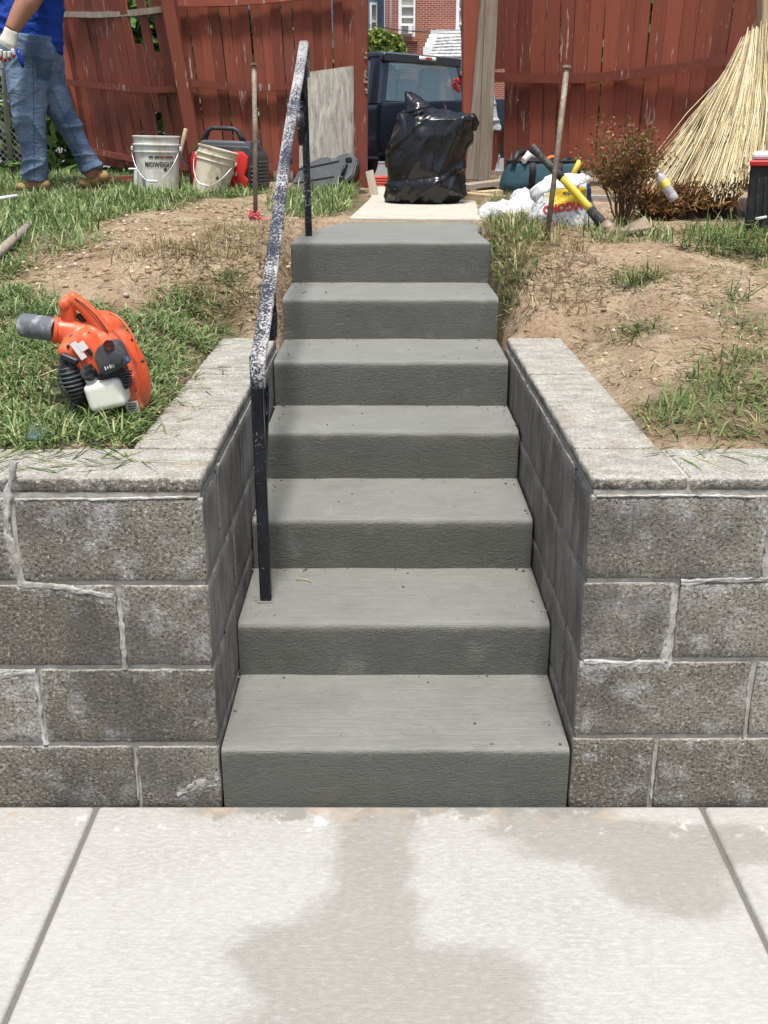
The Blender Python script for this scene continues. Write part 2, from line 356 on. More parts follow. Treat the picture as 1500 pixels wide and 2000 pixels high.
def wall(name, sg, xin, label, zs, fj, strips):
    """sg -1 left / +1 right; xin inner face x; zs course levels; fj front joints of each course from the bottom"""
    w_ = thing(name, label, 'retaining wall', (xin + sg * .1, FY + .1, 0))
    off = Vector((-w_.location.x, -w_.location.y, 0)); gp = .0055
    LP = [(at(x, y_, FY).x, at(x, y_, FY).z) for pts, wd in strips for (a, c_) in zip(pts, pts[1:]) for x, y_ in [(a[0] + (c_[0] - a[0]) * i / 6, a[1] + (c_[1] - a[1]) * i / 6) for i in range(7)] if max(wd) > .009]
    LP = np.array(LP)
    def put(nm, bm, m, **k):
        bmesh.ops.translate(bm, vec=off, verts=bm.verts); o_ = obj(nm, bm, m, w_, **k)
        if m is MBLOCK:
            me = o_.data; co = np.empty(len(me.vertices) * 3); me.vertices.foreach_get('co', co); co = co.reshape(-1, 3) - np.array(off); d = np.sqrt(((co[:, None, [0, 2]] - LP[None]) ** 2).sum(-1)).min(1)
            v = np.exp(-(d / .024) ** 2) * (co[:, 1] < FY + .02); me.attributes.new('lime', 'FLOAT', 'POINT').data.foreach_set('value', v.astype(np.float32))
        return o_
    xe = sg * 3.3; xo = xin + sg * .2
    for r_ in range(4):
        z0, z1 = zs[r_] + gp, zs[r_ + 1] - gp
        header = r_ in (0, 2)
        xs = [xin] + list(fj[r_]); y1 = FY + .2 - .0
        while abs(xs[-1]) < 3.0: xs.append(xs[-1] + sg * .406)
        for i, (a, c_) in enumerate(zip(xs, xs[1:])):
            a2 = a + (sg * gp if i else 0); c2 = c_ - sg * gp
            yb = FY + .4 - gp if (header and i == 0) else FY + .195
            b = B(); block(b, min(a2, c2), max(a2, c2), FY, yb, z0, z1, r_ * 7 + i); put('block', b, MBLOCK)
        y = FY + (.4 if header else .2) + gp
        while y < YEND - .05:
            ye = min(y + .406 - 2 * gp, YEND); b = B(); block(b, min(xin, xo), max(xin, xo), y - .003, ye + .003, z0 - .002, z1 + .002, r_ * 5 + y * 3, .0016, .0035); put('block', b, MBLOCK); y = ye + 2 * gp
    # caps
    zc0, zc1 = zs[4] + gp, ZCAP
    cj = [xin, xin + sg * (.21 if sg > 0 else .445)] + [xin + sg * ((.21 if sg > 0 else .445) + .40 * k) for k in range(1, 8)]
    for i, (a, c_) in enumerate(zip(cj, cj[1:])):
        a2 = a + (sg * .001 if i else 0); c2 = c_ - sg * .001
        b = B(); block(b, min(a2, c2), max(a2, c2), FY + .003, FY + .235, zc0, zc1, 40 + i, .0026, .010); put('cap', b, MBLOCK)
    y = FY + .238; k = 0
    while y < YEND - .04:
        ye = min(y + .41, YEND); b = B(); xo2 = xin + sg * .205; block(b, min(xin + sg * .003, xo2), max(xin + sg * .003, xo2), y + .001, ye - .001, zc0, zc1 - .001 * (k % 2), 60 + k, .0026, .010); put('cap', b, MBLOCK); y = ye; k += 1
    for x_ in cj[1:4]:
        b = B(); bx(b, (x_, FY + .119, zc1 - .0215), (.016, .226, .036), bev=.004); jitter(b, .0012, 40); put('cap_joint', b, MMORT)
    b = B(); i_ = .0065
    bx(b, ((xin + sg * i_ + xe) / 2, FY + .1, zs[4] / 2 - .016), (abs(xe - xin - sg * i_), .2 - 2 * i_, zs[4] + .048))
    bx(b, ((xin + xo) / 2, (FY + .1 + YEND) / 2, zs[4] / 2 + .003), (.2 - 2 * i_ - .001, YEND - FY - .1 - .01, zs[4] + .006)); put('mortar', b, MMORT)
    b = B()
    for pts, wd in strips: strip(b, [(at(x, y_, FY).x, at(x, y_, FY).z) for x, y_ in pts], wd)
    put('mortar_joint', b, MLIME)
    return w_
ZCAP = .832
def fx(px, py): return at(px, py, FY).x
wall('retaining_wall', -1, -.3945, 'grey concrete block retaining wall left of the steps under the orange blower', [-.02, .166, .372, .585, .791],
     [[fx(268, 1510)], [fx(80, 1380)], [fx(236, 1220)], [fx(30, 1060)]],
     [([(28, 900), (14, 960), (12, 1040), (30, 1100), (44, 1145)], [.02, .018, .02, .024, .03]), ([(44, 1143), (120, 1148), (222, 1166)], [.022, .018, .022]), ([(232, 1165), (238, 1230), (243, 1308)], [.012, .016, .016]),
      ([(0, 1322), (70, 1312)], [.014, .018]), ([(70, 1315), (78, 1390), (86, 1455)], [.014, .011, .016]), ([(40, 976), (200, 976), (385, 972)], [.004, .006, .005]), ([(265, 1470), (270, 1562)], [.008, .006]), ([(345, 1552), (385, 1535), (425, 1530)], [.02, .035, .03])])
wall('retaining_wall', 1, .4495, 'grey concrete block retaining wall right of the steps below the bare dirt', [-.02, .187, .392, .591, .797],
     [[fx(1277, 1500)], [fx(1464, 1370)], [fx(1316, 1220)], [fx(1502, 1050)]],
     [([(1502, 1030), (1496, 1130)], [.014, .022]), ([(1330, 1138), (1410, 1134), (1498, 1132)], [.02, .016, .016]), ([(1322, 1142), (1312, 1220), (1296, 1292)], [.016, .024, .026]), ([(1140, 1293), (1220, 1297), (1298, 1294)], [.014, .018, .02]),
      ([(1166, 970), (1330, 968), (1498, 972)], [.005, .004, .006]), ([(1278, 1450), (1272, 1560)], [.006, .008]), ([(1466, 1310), (1452, 1440)], [.006, .008])])
# ------------------------------------------------------------------ steps
SY = [2.10, 2.464, 2.839, 3.228, 3.576, 4.0, 4.451]; SZ = [0, .152, .306, .463, .624, .785, .944, 1.114]
SXL = [-.389, -.391, -.391, -.387, -.389, -.393, -.397]; SXR = [.444, .444, .441, .441, .439, .443, .455]
steps = thing('concrete_steps', 'freshly finished grey concrete steps rising between two block walls', 'steps', (.026, 2.1, 0))
SOFF = Vector((-.026, -2.1, 0))
for k in range(6):
    y0, z0, z1, y1 = SY[k], SZ[k] - .012, SZ[k + 1], SY[k + 1] + .02
    rr = .026 if k else .017; prof = []
    for i in range(7): prof.append((y0, z0 + (z1 - rr - z0) * i / 7))
    for i in range(7):
        a = math.pi / 2 * i / 6; prof.append((y0 + rr - rr * math.cos(a), z1 - rr + rr * math.sin(a)))
    for i in range(1, 11): prof.append((y0 + rr + (y1 - y0 - rr) * i / 10, z1))
    b = B(); rows = []; nx = 56
    for i in range(nx + 1):
        t = i / nx; x = SXL[k] + (SXR[k] - SXL[k]) * t
        # softened ends
        e = min(t, 1 - t) * nx; pull = .004 if e < .5 else 0
        row = []
        for (y, z) in prof:
            q = Vector((x, y, z)); d = mn.noise_vector(q * 7 + Vector((k, 0, 0))) * .0022 + mn.noise_vector(q * 24) * .0011
            row.append(q + Vector((0, d.y + pull * .6, d.z - pull * .5)))
        row += [Vector((x, y1, z0)), ]
        rows.append(row)
    loft(b, rows, cap=True, closed=True)
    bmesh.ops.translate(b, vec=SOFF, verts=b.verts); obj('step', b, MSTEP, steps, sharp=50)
LAND = [(-.397, 4.451), (.455, 4.451), (.452, 4.72), (.447, 5.02), (.462, 5.06), (.520, 5.30), (.528, 5.42), (.515, 5.52), (-.19, 5.60), (-.255, 5.42), (-.33, 5.12), (-.385, 4.80)]
b = B(); prism(b, LAND, .56, TR((0, 0, 1.114 - .56)), bev=.022, seg=4)
for _ in range(1):
    for i in range(1, 14):
        bmesh.ops.bisect_plane(b, geom=list(b.verts) + list(b.edges) + list(b.faces), plane_co=(-.4 + i * .066, 0, 0), plane_no=(1, 0, 0))
    for i in range(1, 5): bmesh.ops.bisect_plane(b, geom=list(b.verts) + list(b.edges) + list(b.faces), plane_co=(0, 0, .94 + i * .034), plane_no=(0, 0, 1))
    for i in range(1, 6): bmesh.ops.bisect_plane(b, geom=list(b.verts) + list(b.edges) + list(b.faces), plane_co=(0, 4.45 + i * .18, 0), plane_no=(0, 1, 0))
jitter(b, .0028, 8)
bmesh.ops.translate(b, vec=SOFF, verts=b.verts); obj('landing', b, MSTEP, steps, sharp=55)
# old pale walkway slab between landing and gate
s = MT('old_walkway', .93, .15); p = s.pos(); c = s.mix((.36, .33, .275), (.48, .45, .385), s.mr(s.noise(s.mp(p, (3, 9, 3)), 4, 6, .7), .35, .65)); c = s.mix(c, (.30, .22, .14), s.ma('MULTIPLY', s.mr(s.noise(p, 30, 5, .7), .55, .75), .6)); s.set(col=c, nrm=s.bump(s.noise(p, 120, 4), .003)); MWALK = s.m
b = B(); prism(b, [(-.185, 5.606), (.505, 5.53), (.60, 7.0), (.62, 8.6), (-.06, 8.6), (-.10, 7.0)], .10, TR((0, 0, 1.035)), bev=.008)
for v in b.verts: v.co.z += (v.co.y - 5.55) * .012
obj('walkway', b, MWALK, kind='structure')
# ------------------------------------------------------------------ yard: one height field, then grass
def lines(a, b, st): return list(np.arange(a, b - 1e-6, st))
GX = np.array([-14, -9, -6, -4.5] + lines(-3.6, 3.6, .036) + [3.6, 4.5, 6, 9, 14]); GY = np.array([2.262] + lines(2.285, 9.2, .036) + [9.2, 9.35])
def zone(px): return [(gnd(x, y).x, gnd(x, y).y) for x, y in px]
ZONES = [(zone([(-250, 590), (40, 560), (110, 590), (290, 630), (330, 590), (420, 575), (480, 590), (485, 650), (400, 690), (330, 780), (310, 872), (-250, 884)]), 1.0),
         (zone([(-400, 345), (60, 345), (380, 350), (520, 362), (525, 378), (420, 392), (330, 410), (200, 432), (70, 478), (40, 545), (-400, 570)]), 1.0),
         (zone([(540, 378), (700, 352), (740, 385), (690, 408), (600, 428), (540, 415)]), .7),
         (zone([(955, 398), (1010, 392), (1055, 430), (1075, 470), (1050, 520), (1015, 560), (985, 585), (968, 540), (968, 470)]), .95),
         (zone([(1240, 815), (1300, 765), (1380, 715), (1500, 690), (1800, 690), (1800, 872), (1275, 872)]), .62),
         (zone([(1350, 452), (1500, 445), (1800, 445), (1800, 520), (1500, 520), (1380, 498)]), .6),
         (zone([(1080, 446), (1250, 440), (1340, 455), (1330, 478), (1180, 476)]), .4),
         (zone([(1190, 540), (1290, 535), (1320, 560), (1240, 565)]), .6), (zone([(1220, 640), (1290, 625), (1300, 650), (1240, 660)]), .6), (zone([(1390, 590), (1500, 600), (1500, 680), (1420, 640)]), .5),
         (zone([(60, 480), (180, 440), (215, 470), (120, 500)]), .6), (zone([(330, 560), (470, 520), (490, 580), (420, 600), (350, 600)]), .5)]
def inside(poly, x, y):
    x = np.asarray(x); y = np.asarray(y); r_ = np.zeros(x.shape, bool); n = len(poly)
    for i in range(n):
        (x1, y1), (x2, y2) = poly[i], poly[(i + 1) % n]
        if y1 == y2: continue
        c_ = ((y1 > y) != (y2 > y)) & (x < (x2 - x1) * (y - y1) / (y2 - y1) + x1); r_ ^= c_
    return r_
XX, YY = np.meshgrid(GX, GY, indexing='ij'); ZZ = np.zeros_like(XX)
DD = np.full(XX.shape, .05)
for zp, dv in ZONES: DD = np.maximum(DD, inside(zp, XX, YY) * dv)
DD[np.abs(XX) > 3.2] = np.maximum(DD[np.abs(XX) > 3.2], .6)
for _ in range(2):
    Q = np.pad(DD, 1, mode='edge'); DD = (Q[1:-1, 1:-1] * 2 + Q[:-2, 1:-1] + Q[2:, 1:-1] + Q[1:-1, :-2] + Q[1:-1, 2:]) / 6
MOUND = [(gnd(340, 505), .17, .045), (gnd(250, 560), .2, .025), (gnd(1000, 520), .12, .05), (gnd(1080, 600), .2, .03), (gnd(440, 480), .15, .03), (gnd(300, 395), .4, .03), (gnd(1330, 830), .22, .02), (gnd(1440, 720), .25, .03)]
def in_pit(x, y): return (-.597 < x < .646 and y < 3.76) or (-.385 < x < .44 and y < 5.5)
for i, x in enumerate(GX):
    for j, y in enumerate(GY):
        z = G(x, y); v = Vector((x, y, 0))
        dug = max(0, 1 - max(0, max(-.42 - x, x - .48)) / .3) * (1 if 3.85 < y < 5.3 else 0)
        rough = mn.fractal(v * 2.2, 1, 2.1, 5) * .020 + dug * (mn.fractal(v * 11, 1, 2.1, 4) * .03 - .01) + mn.noise(v * 14) * .006 * (1.4 - DD[i, j]) + abs(mn.noise(v * 30)) * .004
        edge = min(1, max(0, min((y - 2.30) / .12, 1) if not (-.75 < x < .8 and y < 3.9) else min(1, math.hypot(max(-.60 - x, x - .65, 0), max(y - 3.75, 0)) / .12)))
        z += rough * (.25 + .75 * edge)
        for c_, r_, h in MOUND: z += h * edge * math.exp(-((x - c_.x) ** 2 + (y - c_.y) ** 2) / r_ ** 2 * 2)
        if y < 2.33: z = min(z, .822)
        # trench left by the form boards beside the upper steps
        if 3.78 < y < 5.0:
            dd = max(-.39 - x, x - .45)
            if 0 < dd < .09: z -= .16 * (1 - dd / .09) * min(1, (y - 3.78) / .15) * min(1, (5.0 - y) / .2)
        if in_pit(x, y): z = min(z, .80) - .35
        if -.2 < x < .62 and 5.4 < y < 8.7: z = min(z, 1.118 + (y - 5.55) * .012)
        ZZ[i, j] = z
nx_, ny_ = XX.shape; V = np.stack([XX, YY, ZZ], -1).reshape(-1, 3)
ii, jj = np.meshgrid(np.arange(nx_ - 1), np.arange(ny_ - 1), indexing='ij'); a = (ii * ny_ + jj).ravel(); F = np.stack([a, a + ny_, a + ny_ + 1, a + 1], -1)
def np_mesh(name, V, F, k=None, smooth=True):
    me = bpy.data.meshes.new(name); me.vertices.add(len(V)); me.vertices.foreach_set('co', np.asarray(V, np.float32).ravel())
    if isinstance(F, list):
        tot = np.array([len(f) for f in F]); flat_ = np.concatenate([np.asarray(f) for f in F]) if len(F) else np.zeros(0)
    else: tot = np.full(len(F), F.shape[1]); flat_ = F.ravel()
    me.loops.add(len(flat_)); me.loops.foreach_set('vertex_index', flat_.astype(np.int32)); me.polygons.add(len(tot))
    st = np.concatenate([[0], np.cumsum(tot)[:-1]]); me.polygons.foreach_set('loop_start', st.astype(np.int32))
    me.update(calc_edges=True)
    if smooth: me.polygons.foreach_set('use_smooth', np.ones(len(tot), bool))
    me.validate(); return me
cx_, cy_ = V[F].mean(1)[:, 0], V[F].mean(1)[:, 1]
F = F[~(((cx_ > -.59) & (cx_ < .64) & (cy_ < 3.74)) | ((cx_ > -.37) & (cx_ < .42) & (cy_ < 5.45)))]
me = np_mesh('yard', V, F); at_ = me.attributes.new('grassy', 'FLOAT', 'POINT'); at_.data.foreach_set('value', DD.reshape(-1).astype(np.float32))
obj('yard', me, MSOIL, kind='structure')
def zs(x, y):
    i = np.clip(np.searchsorted(GX, x) - 1, 0, nx_ - 2); j = np.clip(np.searchsorted(GY, y) - 1, 0, ny_ - 2)
    u = (x - GX[i]) / (GX[i + 1] - GX[i]); v = (y - GY[j]) / (GY[j + 1] - GY[j])
    return ZZ[i, j] * (1 - u) * (1 - v) + ZZ[i + 1, j] * u * (1 - v) + ZZ[i, j + 1] * (1 - u) * v + ZZ[i + 1, j + 1] * u * v
def dens(x, y):
    i = np.clip(np.searchsorted(GX, x), 0, nx_ - 1); j = np.clip(np.searchsorted(GY, y), 0, ny_ - 1); return DD[i, j]
def blades(name, x, y, L, wd, lean, cols, label, cat, z=None, mat=None, curl=.5, az=None, lift=0):
    n = len(x); rg = np.random; az = rg.rand(n) * 6.283 if az is None else az
    if z is None: z = zs(x, y)
    dx, dy = np.cos(az), np.sin(az); px, py = -dy, dx
    sl_ = np.sin(lean); cl_ = np.cos(lean); l2 = np.clip(lean + curl * rg.rand(n), 0, 1.75); s2, c2 = np.sin(l2), np.cos(l2)
    h1 = L * .55; h2 = L * .45; tw = (rg.rand(n) - .5) * .6
    V = np.zeros((n, 5, 3)); hw = wd / 2
    V[:, 0] = np.stack([x - px * hw, y - py * hw, z - .004 + lift], -1); V[:, 1] = np.stack([x + px * hw, y + py * hw, z - .004 + lift], -1)
    mx, my, mz = x + dx * h1 * sl_, y + dy * h1 * sl_, z + h1 * cl_ + lift
    V[:, 2] = np.stack([mx + px * hw * .9, my + py * hw * .9, mz + tw * hw], -1); V[:, 3] = np.stack([mx - px * hw * .9, my - py * hw * .9, mz - tw * hw], -1)
    ex, ey, ez = mx + dx * h2 * s2, my + dy * h2 * s2, mz + h2 * c2
    ez = np.maximum(ez, zs(ex, ey) + .002); V[:, 4] = np.stack([ex, ey, ez], -1)
    b_ = (np.arange(n) * 5)[:, None]; quads = b_ + np.array([[0, 1, 2, 3]]); tris = b_ + np.array([[3, 2, 4]])
    loops = np.concatenate([quads, tris], 1).ravel(); tot = np.tile([4, 3], n)
    me = bpy.data.meshes.new(name); me.vertices.add(n * 5); me.vertices.foreach_set('co', V.astype(np.float32).ravel())
    me.loops.add(len(loops)); me.loops.foreach_set('vertex_index', loops.astype(np.int32)); me.polygons.add(2 * n)
    me.polygons.foreach_set('loop_start', np.concatenate([[0], np.cumsum(tot)[:-1]]).astype(np.int32)); me.update(calc_edges=True)
    c_ = np.array(cols); k = rg.randint(0, len(c_), n); k2 = rg.randint(0, len(c_), n); t = rg.rand(n, 1); cc = c_[k] * t + c_[k2] * (1 - t); cc *= (.75 + .5 * rg.rand(n, 1))
    ca = np.ones((n, 5, 4)); ca[:, :, :3] = cc[:, None, :]
    at_ = me.color_attributes.new('col', 'FLOAT_COLOR', 'POINT'); at_.data.foreach_set('color', ca.astype(np.float32).ravel())
    return obj(name, me, mat or MLEAF, label=label, cat=cat, kind='stuff')
BARE = [(gnd(60, 378).x, gnd(60, 378).y - .1, .3), (gnd(185, 372).x, gnd(185, 372).y, .2), (gnd(310, 388).x, gnd(310, 388).y, .14), (gnd(410, 388).x, gnd(410, 388).y, .14), (gnd(620, 375).x, gnd(620, 375).y, .2), (gnd(1100, 458).x, gnd(1100, 458).y, .14), (gnd(1200, 466).x, gnd(1200, 466).y, .1)]
def scatter(n, x0, x1, y0, y1, thr=None, clump=3.0, near=True):
    x = np.random.uniform(x0, x1, n); y = np.random.uniform(y0, y1, n)
    d = dens(x, y)
    cl = np.array([mn.noise(Vector((a * clump, b_ * clump, 3.3))) for a, b_ in zip(x, y)]) * .5 + .5
    keep = np.random.rand(n) < np.clip(d * (d > .15) * np.clip((cl - .22) * 2.8, .05, 1.1), 0, 1)
    pit = ((x > -.60) & (x < .66) & (y < 3.74)) | ((x > -.41) & (x < .475) & (y < 5.5)) | ((x > -.2) & (x < .6) & (y > 5.4) & (y < 8.7)) | (y < 2.335)
    keep &= ~pit
    for cx_, cy_, rr_ in BARE: keep &= ((x - cx_) ** 2 + (y - cy_) ** 2 > rr_ ** 2) | (np.random.rand(n) < .12)
    return x[keep], y[keep]
GREEN = [(.04, .085, .018), (.065, .135, .03), (.10, .18, .048), (.15, .225, .075), (.21, .27, .10), (.29, .33, .145), (.37, .38, .20)]
DARKG = [(.035, .075, .014), (.055, .115, .02), (.085, .16, .03), (.12, .19, .045)]
STRAW = [(.42, .34, .18), (.52, .44, .26), (.34, .26, .13), (.26, .19, .10), (.55, .49, .33)]
OLIVE = [(.12, .15, .045), (.17, .19, .065), (.25, .24, .10), (.33, .29, .14), (.09, .13, .03)]
x, y = scatter(58000, -1.75, -.55, 2.30, 4.4, clump=5); n = len(x)
blades('grass', x, y, np.random.uniform(.03, .095, n), np.random.uniform(.0028, .006, n), np.abs(np.random.normal(1.25, .35, n)), GREEN, 'trodden green grass around the orange blower behind the left block wall', 'grass', curl=.9)
x, y = scatter(95000, -3.6, .0, 4.4, 9.1, clump=3); n = len(x)
blades('grass', x, y, np.random.uniform(.045, .12, n), np.random.uniform(.0045, .009, n), np.abs(np.random.normal(1.05, .4, n)), GREEN, 'tall green grass along the foot of the left fence', 'grass', curl=.9)
x, y = scatter(30000, .44, 1.05, 3.9, 7.2, clump=4); n = len(x)
blades('grass', x, y, np.random.uniform(.04, .11, n), np.random.uniform(.0035, .006, n), np.abs(np.random.normal(1.0, .4, n)), OLIVE + GREEN[:3] + STRAW[:2], 'long drooping grass on the bank right of the landing', 'grass', curl=1.0)
x, y = scatter(36000, .66, 2.6, 2.3, 4.3, clump=6); n = len(x)
blades('grass', x, y, np.random.uniform(.03, .10, n), np.random.uniform(.0025, .005, n), np.abs(np.random.normal(1.1, .35, n)), OLIVE + GREEN[1:4], 'mown olive grass lying flat behind the right block wall', 'grass', curl=.8)
x, y = scatter(26000, 1.0, 3.0, 4.2, 7.8, clump=5); n = len(x)
blades('grass', x, y, np.random.uniform(.04, .12, n), np.random.uniform(.004, .0075, n), np.abs(np.random.normal(.7, .4, n)), GREEN + OLIVE[:2], 'weedy grass in front of the reed screen and black crate', 'grass', curl=.9)
# dry clippings strewn over the bare soil
def strew(n, x0, x1, y0, y1, cols, name, label, L, wd, thr=0):
    x = np.random.uniform(x0, x1, n); y = np.random.uniform(y0, y1, n)
    cl = np.array([mn.fractal(Vector((a * 2.4, b_ * 2.4, 9.1)), 1, 2, 4) for a, b_ in zip(x, y)])
    pit = ((x > -.60) & (x < .66) & (y < 3.80)) | ((x > -.41) & (x < .475) & (y < 5.5)) | ((x > -.2) & (x < .6) & (y > 5.4)) | (y < 2.335)
    k = (np.random.rand(n) < np.clip(.35 + cl * 1.1, .04, 1)) & ~pit; x, y = x[k], y[k]; n = len(x)
    return blades(name, x, y, np.random.uniform(*L, n), np.random.uniform(*wd, n), np.random.uniform(1.35, 1.62, n), cols, label, 'straw', curl=.15, lift=.006)
strew(16000, -1.9, .0, 2.4, 6.5, STRAW + OLIVE[:2], 'dry_clippings', 'dry straw clippings strewn over the bare soil left of the steps', (.03, .11), (.0028, .0055))
strew(15000, .45, 2.4, 2.4, 6.0, STRAW + OLIVE[:3], 'dry_clippings', 'dry straw clippings strewn over the bare soil right of the steps', (.025, .10), (.0026, .005))
def dug_strew(n, x0, x1, y0, y1, cols, name, label, L, wd):
    x = np.random.uniform(x0, x1, n); y = np.random.uniform(y0, y1, n)
    return blades(name, x, y, np.random.uniform(*L, n), np.random.uniform(*wd, n), np.random.uniform(.6, 1.7, n), cols, label, 'roots', curl=.6, lift=.004)
ROOT = [(.20, .14, .075), (.30, .22, .12), (.14, .09, .05), (.38, .30, .17), (.16, .17, .06)]
dug_strew(1500, -.82, -.44, 3.85, 5.1, ROOT, 'torn_roots', 'torn roots and thatch on the dug edge left of the top steps', (.03, .09), (.002, .004))
dug_strew(1500, .49, .85, 3.85, 5.2, ROOT, 'torn_roots', 'torn roots and thatch on the dug edge right of the top steps', (.03, .09), (.002, .004))
xm = np.random.normal(0, .12, 700) + MOUND[0][0].x; ym = np.random.normal(0, .10, 700) + MOUND[0][0].y
blades('dead_tuft', xm, ym, np.random.uniform(.03, .10, 700), np.random.uniform(.002, .0045, 700), np.abs(np.random.normal(1.0, .4, 700)), ROOT + STRAW, 'dead brown grass tuft on the left dirt mound', 'grass', curl=.8)
TWIG = [(.10, .07, .045), (.16, .11, .07), (.07, .05, .035), (.20, .15, .10)]
strew(900, .47, 2.2, 2.5, 5.6, TWIG, 'dark_twigs', 'small dark twigs scattered over the right dirt slope', (.02, .07), (.003, .0055))
strew(700, -1.8, -.45, 3.2, 6.0, TWIG, 'dark_twigs', 'small dark twigs scattered over the left dirt patch', (.02, .07), (.003, .0055))
# blades and clippings that fell on the wall caps
xa = np.concatenate([np.random.uniform(-.98, -.55, 60), np.random.uniform(-.60, -.5, 40), np.random.uniform(.62, .95, 16)]); ya = np.concatenate([np.random.uniform(2.16, 2.34, 60), np.random.uniform(2.4, 3.3, 40), np.random.uniform(2.24, 2.34, 16)]); n = len(xa)
blades('fallen_blades', xa, ya, np.random.uniform(.04, .14, n), np.random.uniform(.003, .005, n), np.random.uniform(1.35, 1.6, n), GREEN + OLIVE, 'loose grass blades fallen on the wall caps', 'grass', z=np.full(n, .836), curl=.2)
# clods, crumbs and pebbles
s = MT('clod', .95, .1); c = s.attr('col').outputs['Color']; s.set(col=c); MCLOD = s.m
def crumbs(name, label, n, fn, r0, r1, cols, flatn=.7):
    t = bmesh.new(); bmesh.ops.create_icosphere(t, subdivisions=1, radius=1); base = np.array([v.co for v in t.verts]); fc = np.array([[v.index for v in f.verts] for f in t.faces]); t.free()
    VV, FF, CC = [], [], []
    for i in range(n):
        x, y, z = fn(); r_ = r0 * (r1 / r0) ** (random.random() ** 2.2); rot = np.array(Matrix.Rotation(random.random() * 6.28, 3, Vector((random.random() - .5, random.random() - .5, random.random() - .5))))
        q = base * (1 + .35 * (np.random.rand(len(base), 1) - .5)) * r_; q = q @ rot.T; q[:, 2] *= flatn
        VV.append(q + np.array([x, y, z + r_ * .3])); FF.append(fc + len(base) * i); cc = np.array(random.choice(cols)) * random.uniform(.7, 1.2); CC.append(np.tile([*cc, 1], (len(base), 1)))
    me = np_mesh(name, np.concatenate(VV), np.concatenate(FF), smooth=False); ca = me.color_attributes.new('col', 'FLOAT_COLOR', 'POINT'); ca.data.foreach_set('color', np.concatenate(CC).astype(np.float32).ravel())
    return obj(name, me, MCLOD, label=label, cat='crumbs', kind='stuff')
SOILC = [(.32, .23, .15), (.40, .30, .20), (.22, .15, .095), (.46, .36, .25), (.50, .42, .33)]
def fl():
    while 1:
        x, y = random.uniform(-1.7, -.42), random.uniform(2.6, 6.3)
        if dens(x, y) < .3 and not in_pit(x, y) and not (x > -.62 and y < 3.8): return x, y, float(zs(np.array([x]), np.array([y]))[0])
def fr():
    while 1:
        x, y = random.uniform(.47, 2.1), random.uniform(2.5, 6.0)
        if dens(x, y) < .5 and not in_pit(x, y) and not (x < .68 and y < 3.8): return x, y, float(zs(np.array([x]), np.array([y]))[0])
crumbs('soil_crumbs', 'loose soil clods and pebbles on the left dirt bank', 1500, fl, .0015, .016, SOILC)
crumbs('soil_crumbs', 'loose soil clods and pebbles on the right dirt bank', 1100, fr, .0015, .012, SOILC)
def fst():
    k = random.randint(0, 5); y = random.choice([random.uniform(SY[k] + .02, SY[k + 1] - .005), SY[k + 1] - abs(random.gauss(0, .02)) - .003]); y = max(y, SY[k] + .02)
    return (random.choice([random.uniform(-.37, .42), random.choice([-.37, .42]) + random.gauss(0, .02)]), y, SZ[k + 1])
crumbs('grit', 'specks of grit and crumbs scattered on the new treads', 620, fst, .0010, .0050, [(.12, .115, .10), (.2, .19, .16), (.08, .07, .06), (.3, .26, .2)])
# ------------------------------------------------------------------ handrail
def m_chip(name, amount, base=(.012, .013, .022), scale=150, lowb=-.07, blu=(.020, .022, .038)):
    s = MT(name, .45, .4); p = s.oc(); N = s.sep(s.nrm())
    n1 = s.noise(p, scale, 6, .72); n2 = s.noise(p, 5, 4, .6)
    f = s.ma('ADD', s.ma('ADD', n1, s.mr(n2, .3, .7, -.12, .12)), s.mr(s.sep(p)[1], .0, 1.9, lowb, .02))
    f = s.ma('ADD', f, s.mr(s.ma('ABSOLUTE', s.ma('SUBTRACT', s.sep(p)[0], .002)), .012, .024, 0, .07)); k = s.mr(f, amount, amount + .05)
    c = s.mix(base, s.mix((.22, .22, .22), (.52, .51, .49), s.noise(p, 60, 3)), k)
    c = s.mix(c, blu, s.ma('MULTIPLY', s.mr(s.noise(p, 9, 3), .5, .6), s.ma('SUBTRACT', 1.0, k)))
    c = s.mix(c, (.25, .15, .06), s.ma('MULTIPLY', s.mr(s.noise(p, 16, 4), .66, .75), .7))
    s.set(col=c, rough=s.mr(k, 0, 1, .35, .85), nrm=s.bump(k, .0012, .8)); return s.m
MRAIL, MPOSTB = m_chip('chipped_rail_paint', .46, (.03, .03, .035)), m_chip('chipped_black_paint', .64, (.008, .008, .011), lowb=0, blu=(.013, .014, .025))
hr = thing('handrail', 'old black iron handrail with badly chipped white and navy paint', 'handrail', (-.331, 2.613, .306)); HO = -Vector(hr.location)
def hput(nm, b, m, **k): bmesh.ops.translate(b, vec=HO, verts=b.verts); return obj(nm, b, m, hr, **k)
path = [(2.578, .925), (2.566, .95), (2.570, .972), (2.590, .992), (2.63, 1.012), (2.70, 1.043), (2.9, 1.129)]
for i in range(1, 9): path.append((2.9 + (4.64 - 2.9) * i / 8, 1.129 + (1.878 - 1.129) * i / 8))
path += [(4.69, 1.897), (4.735, 1.893), (4.765, 1.865), (4.77, 1.82), (4.765, 1.77)]
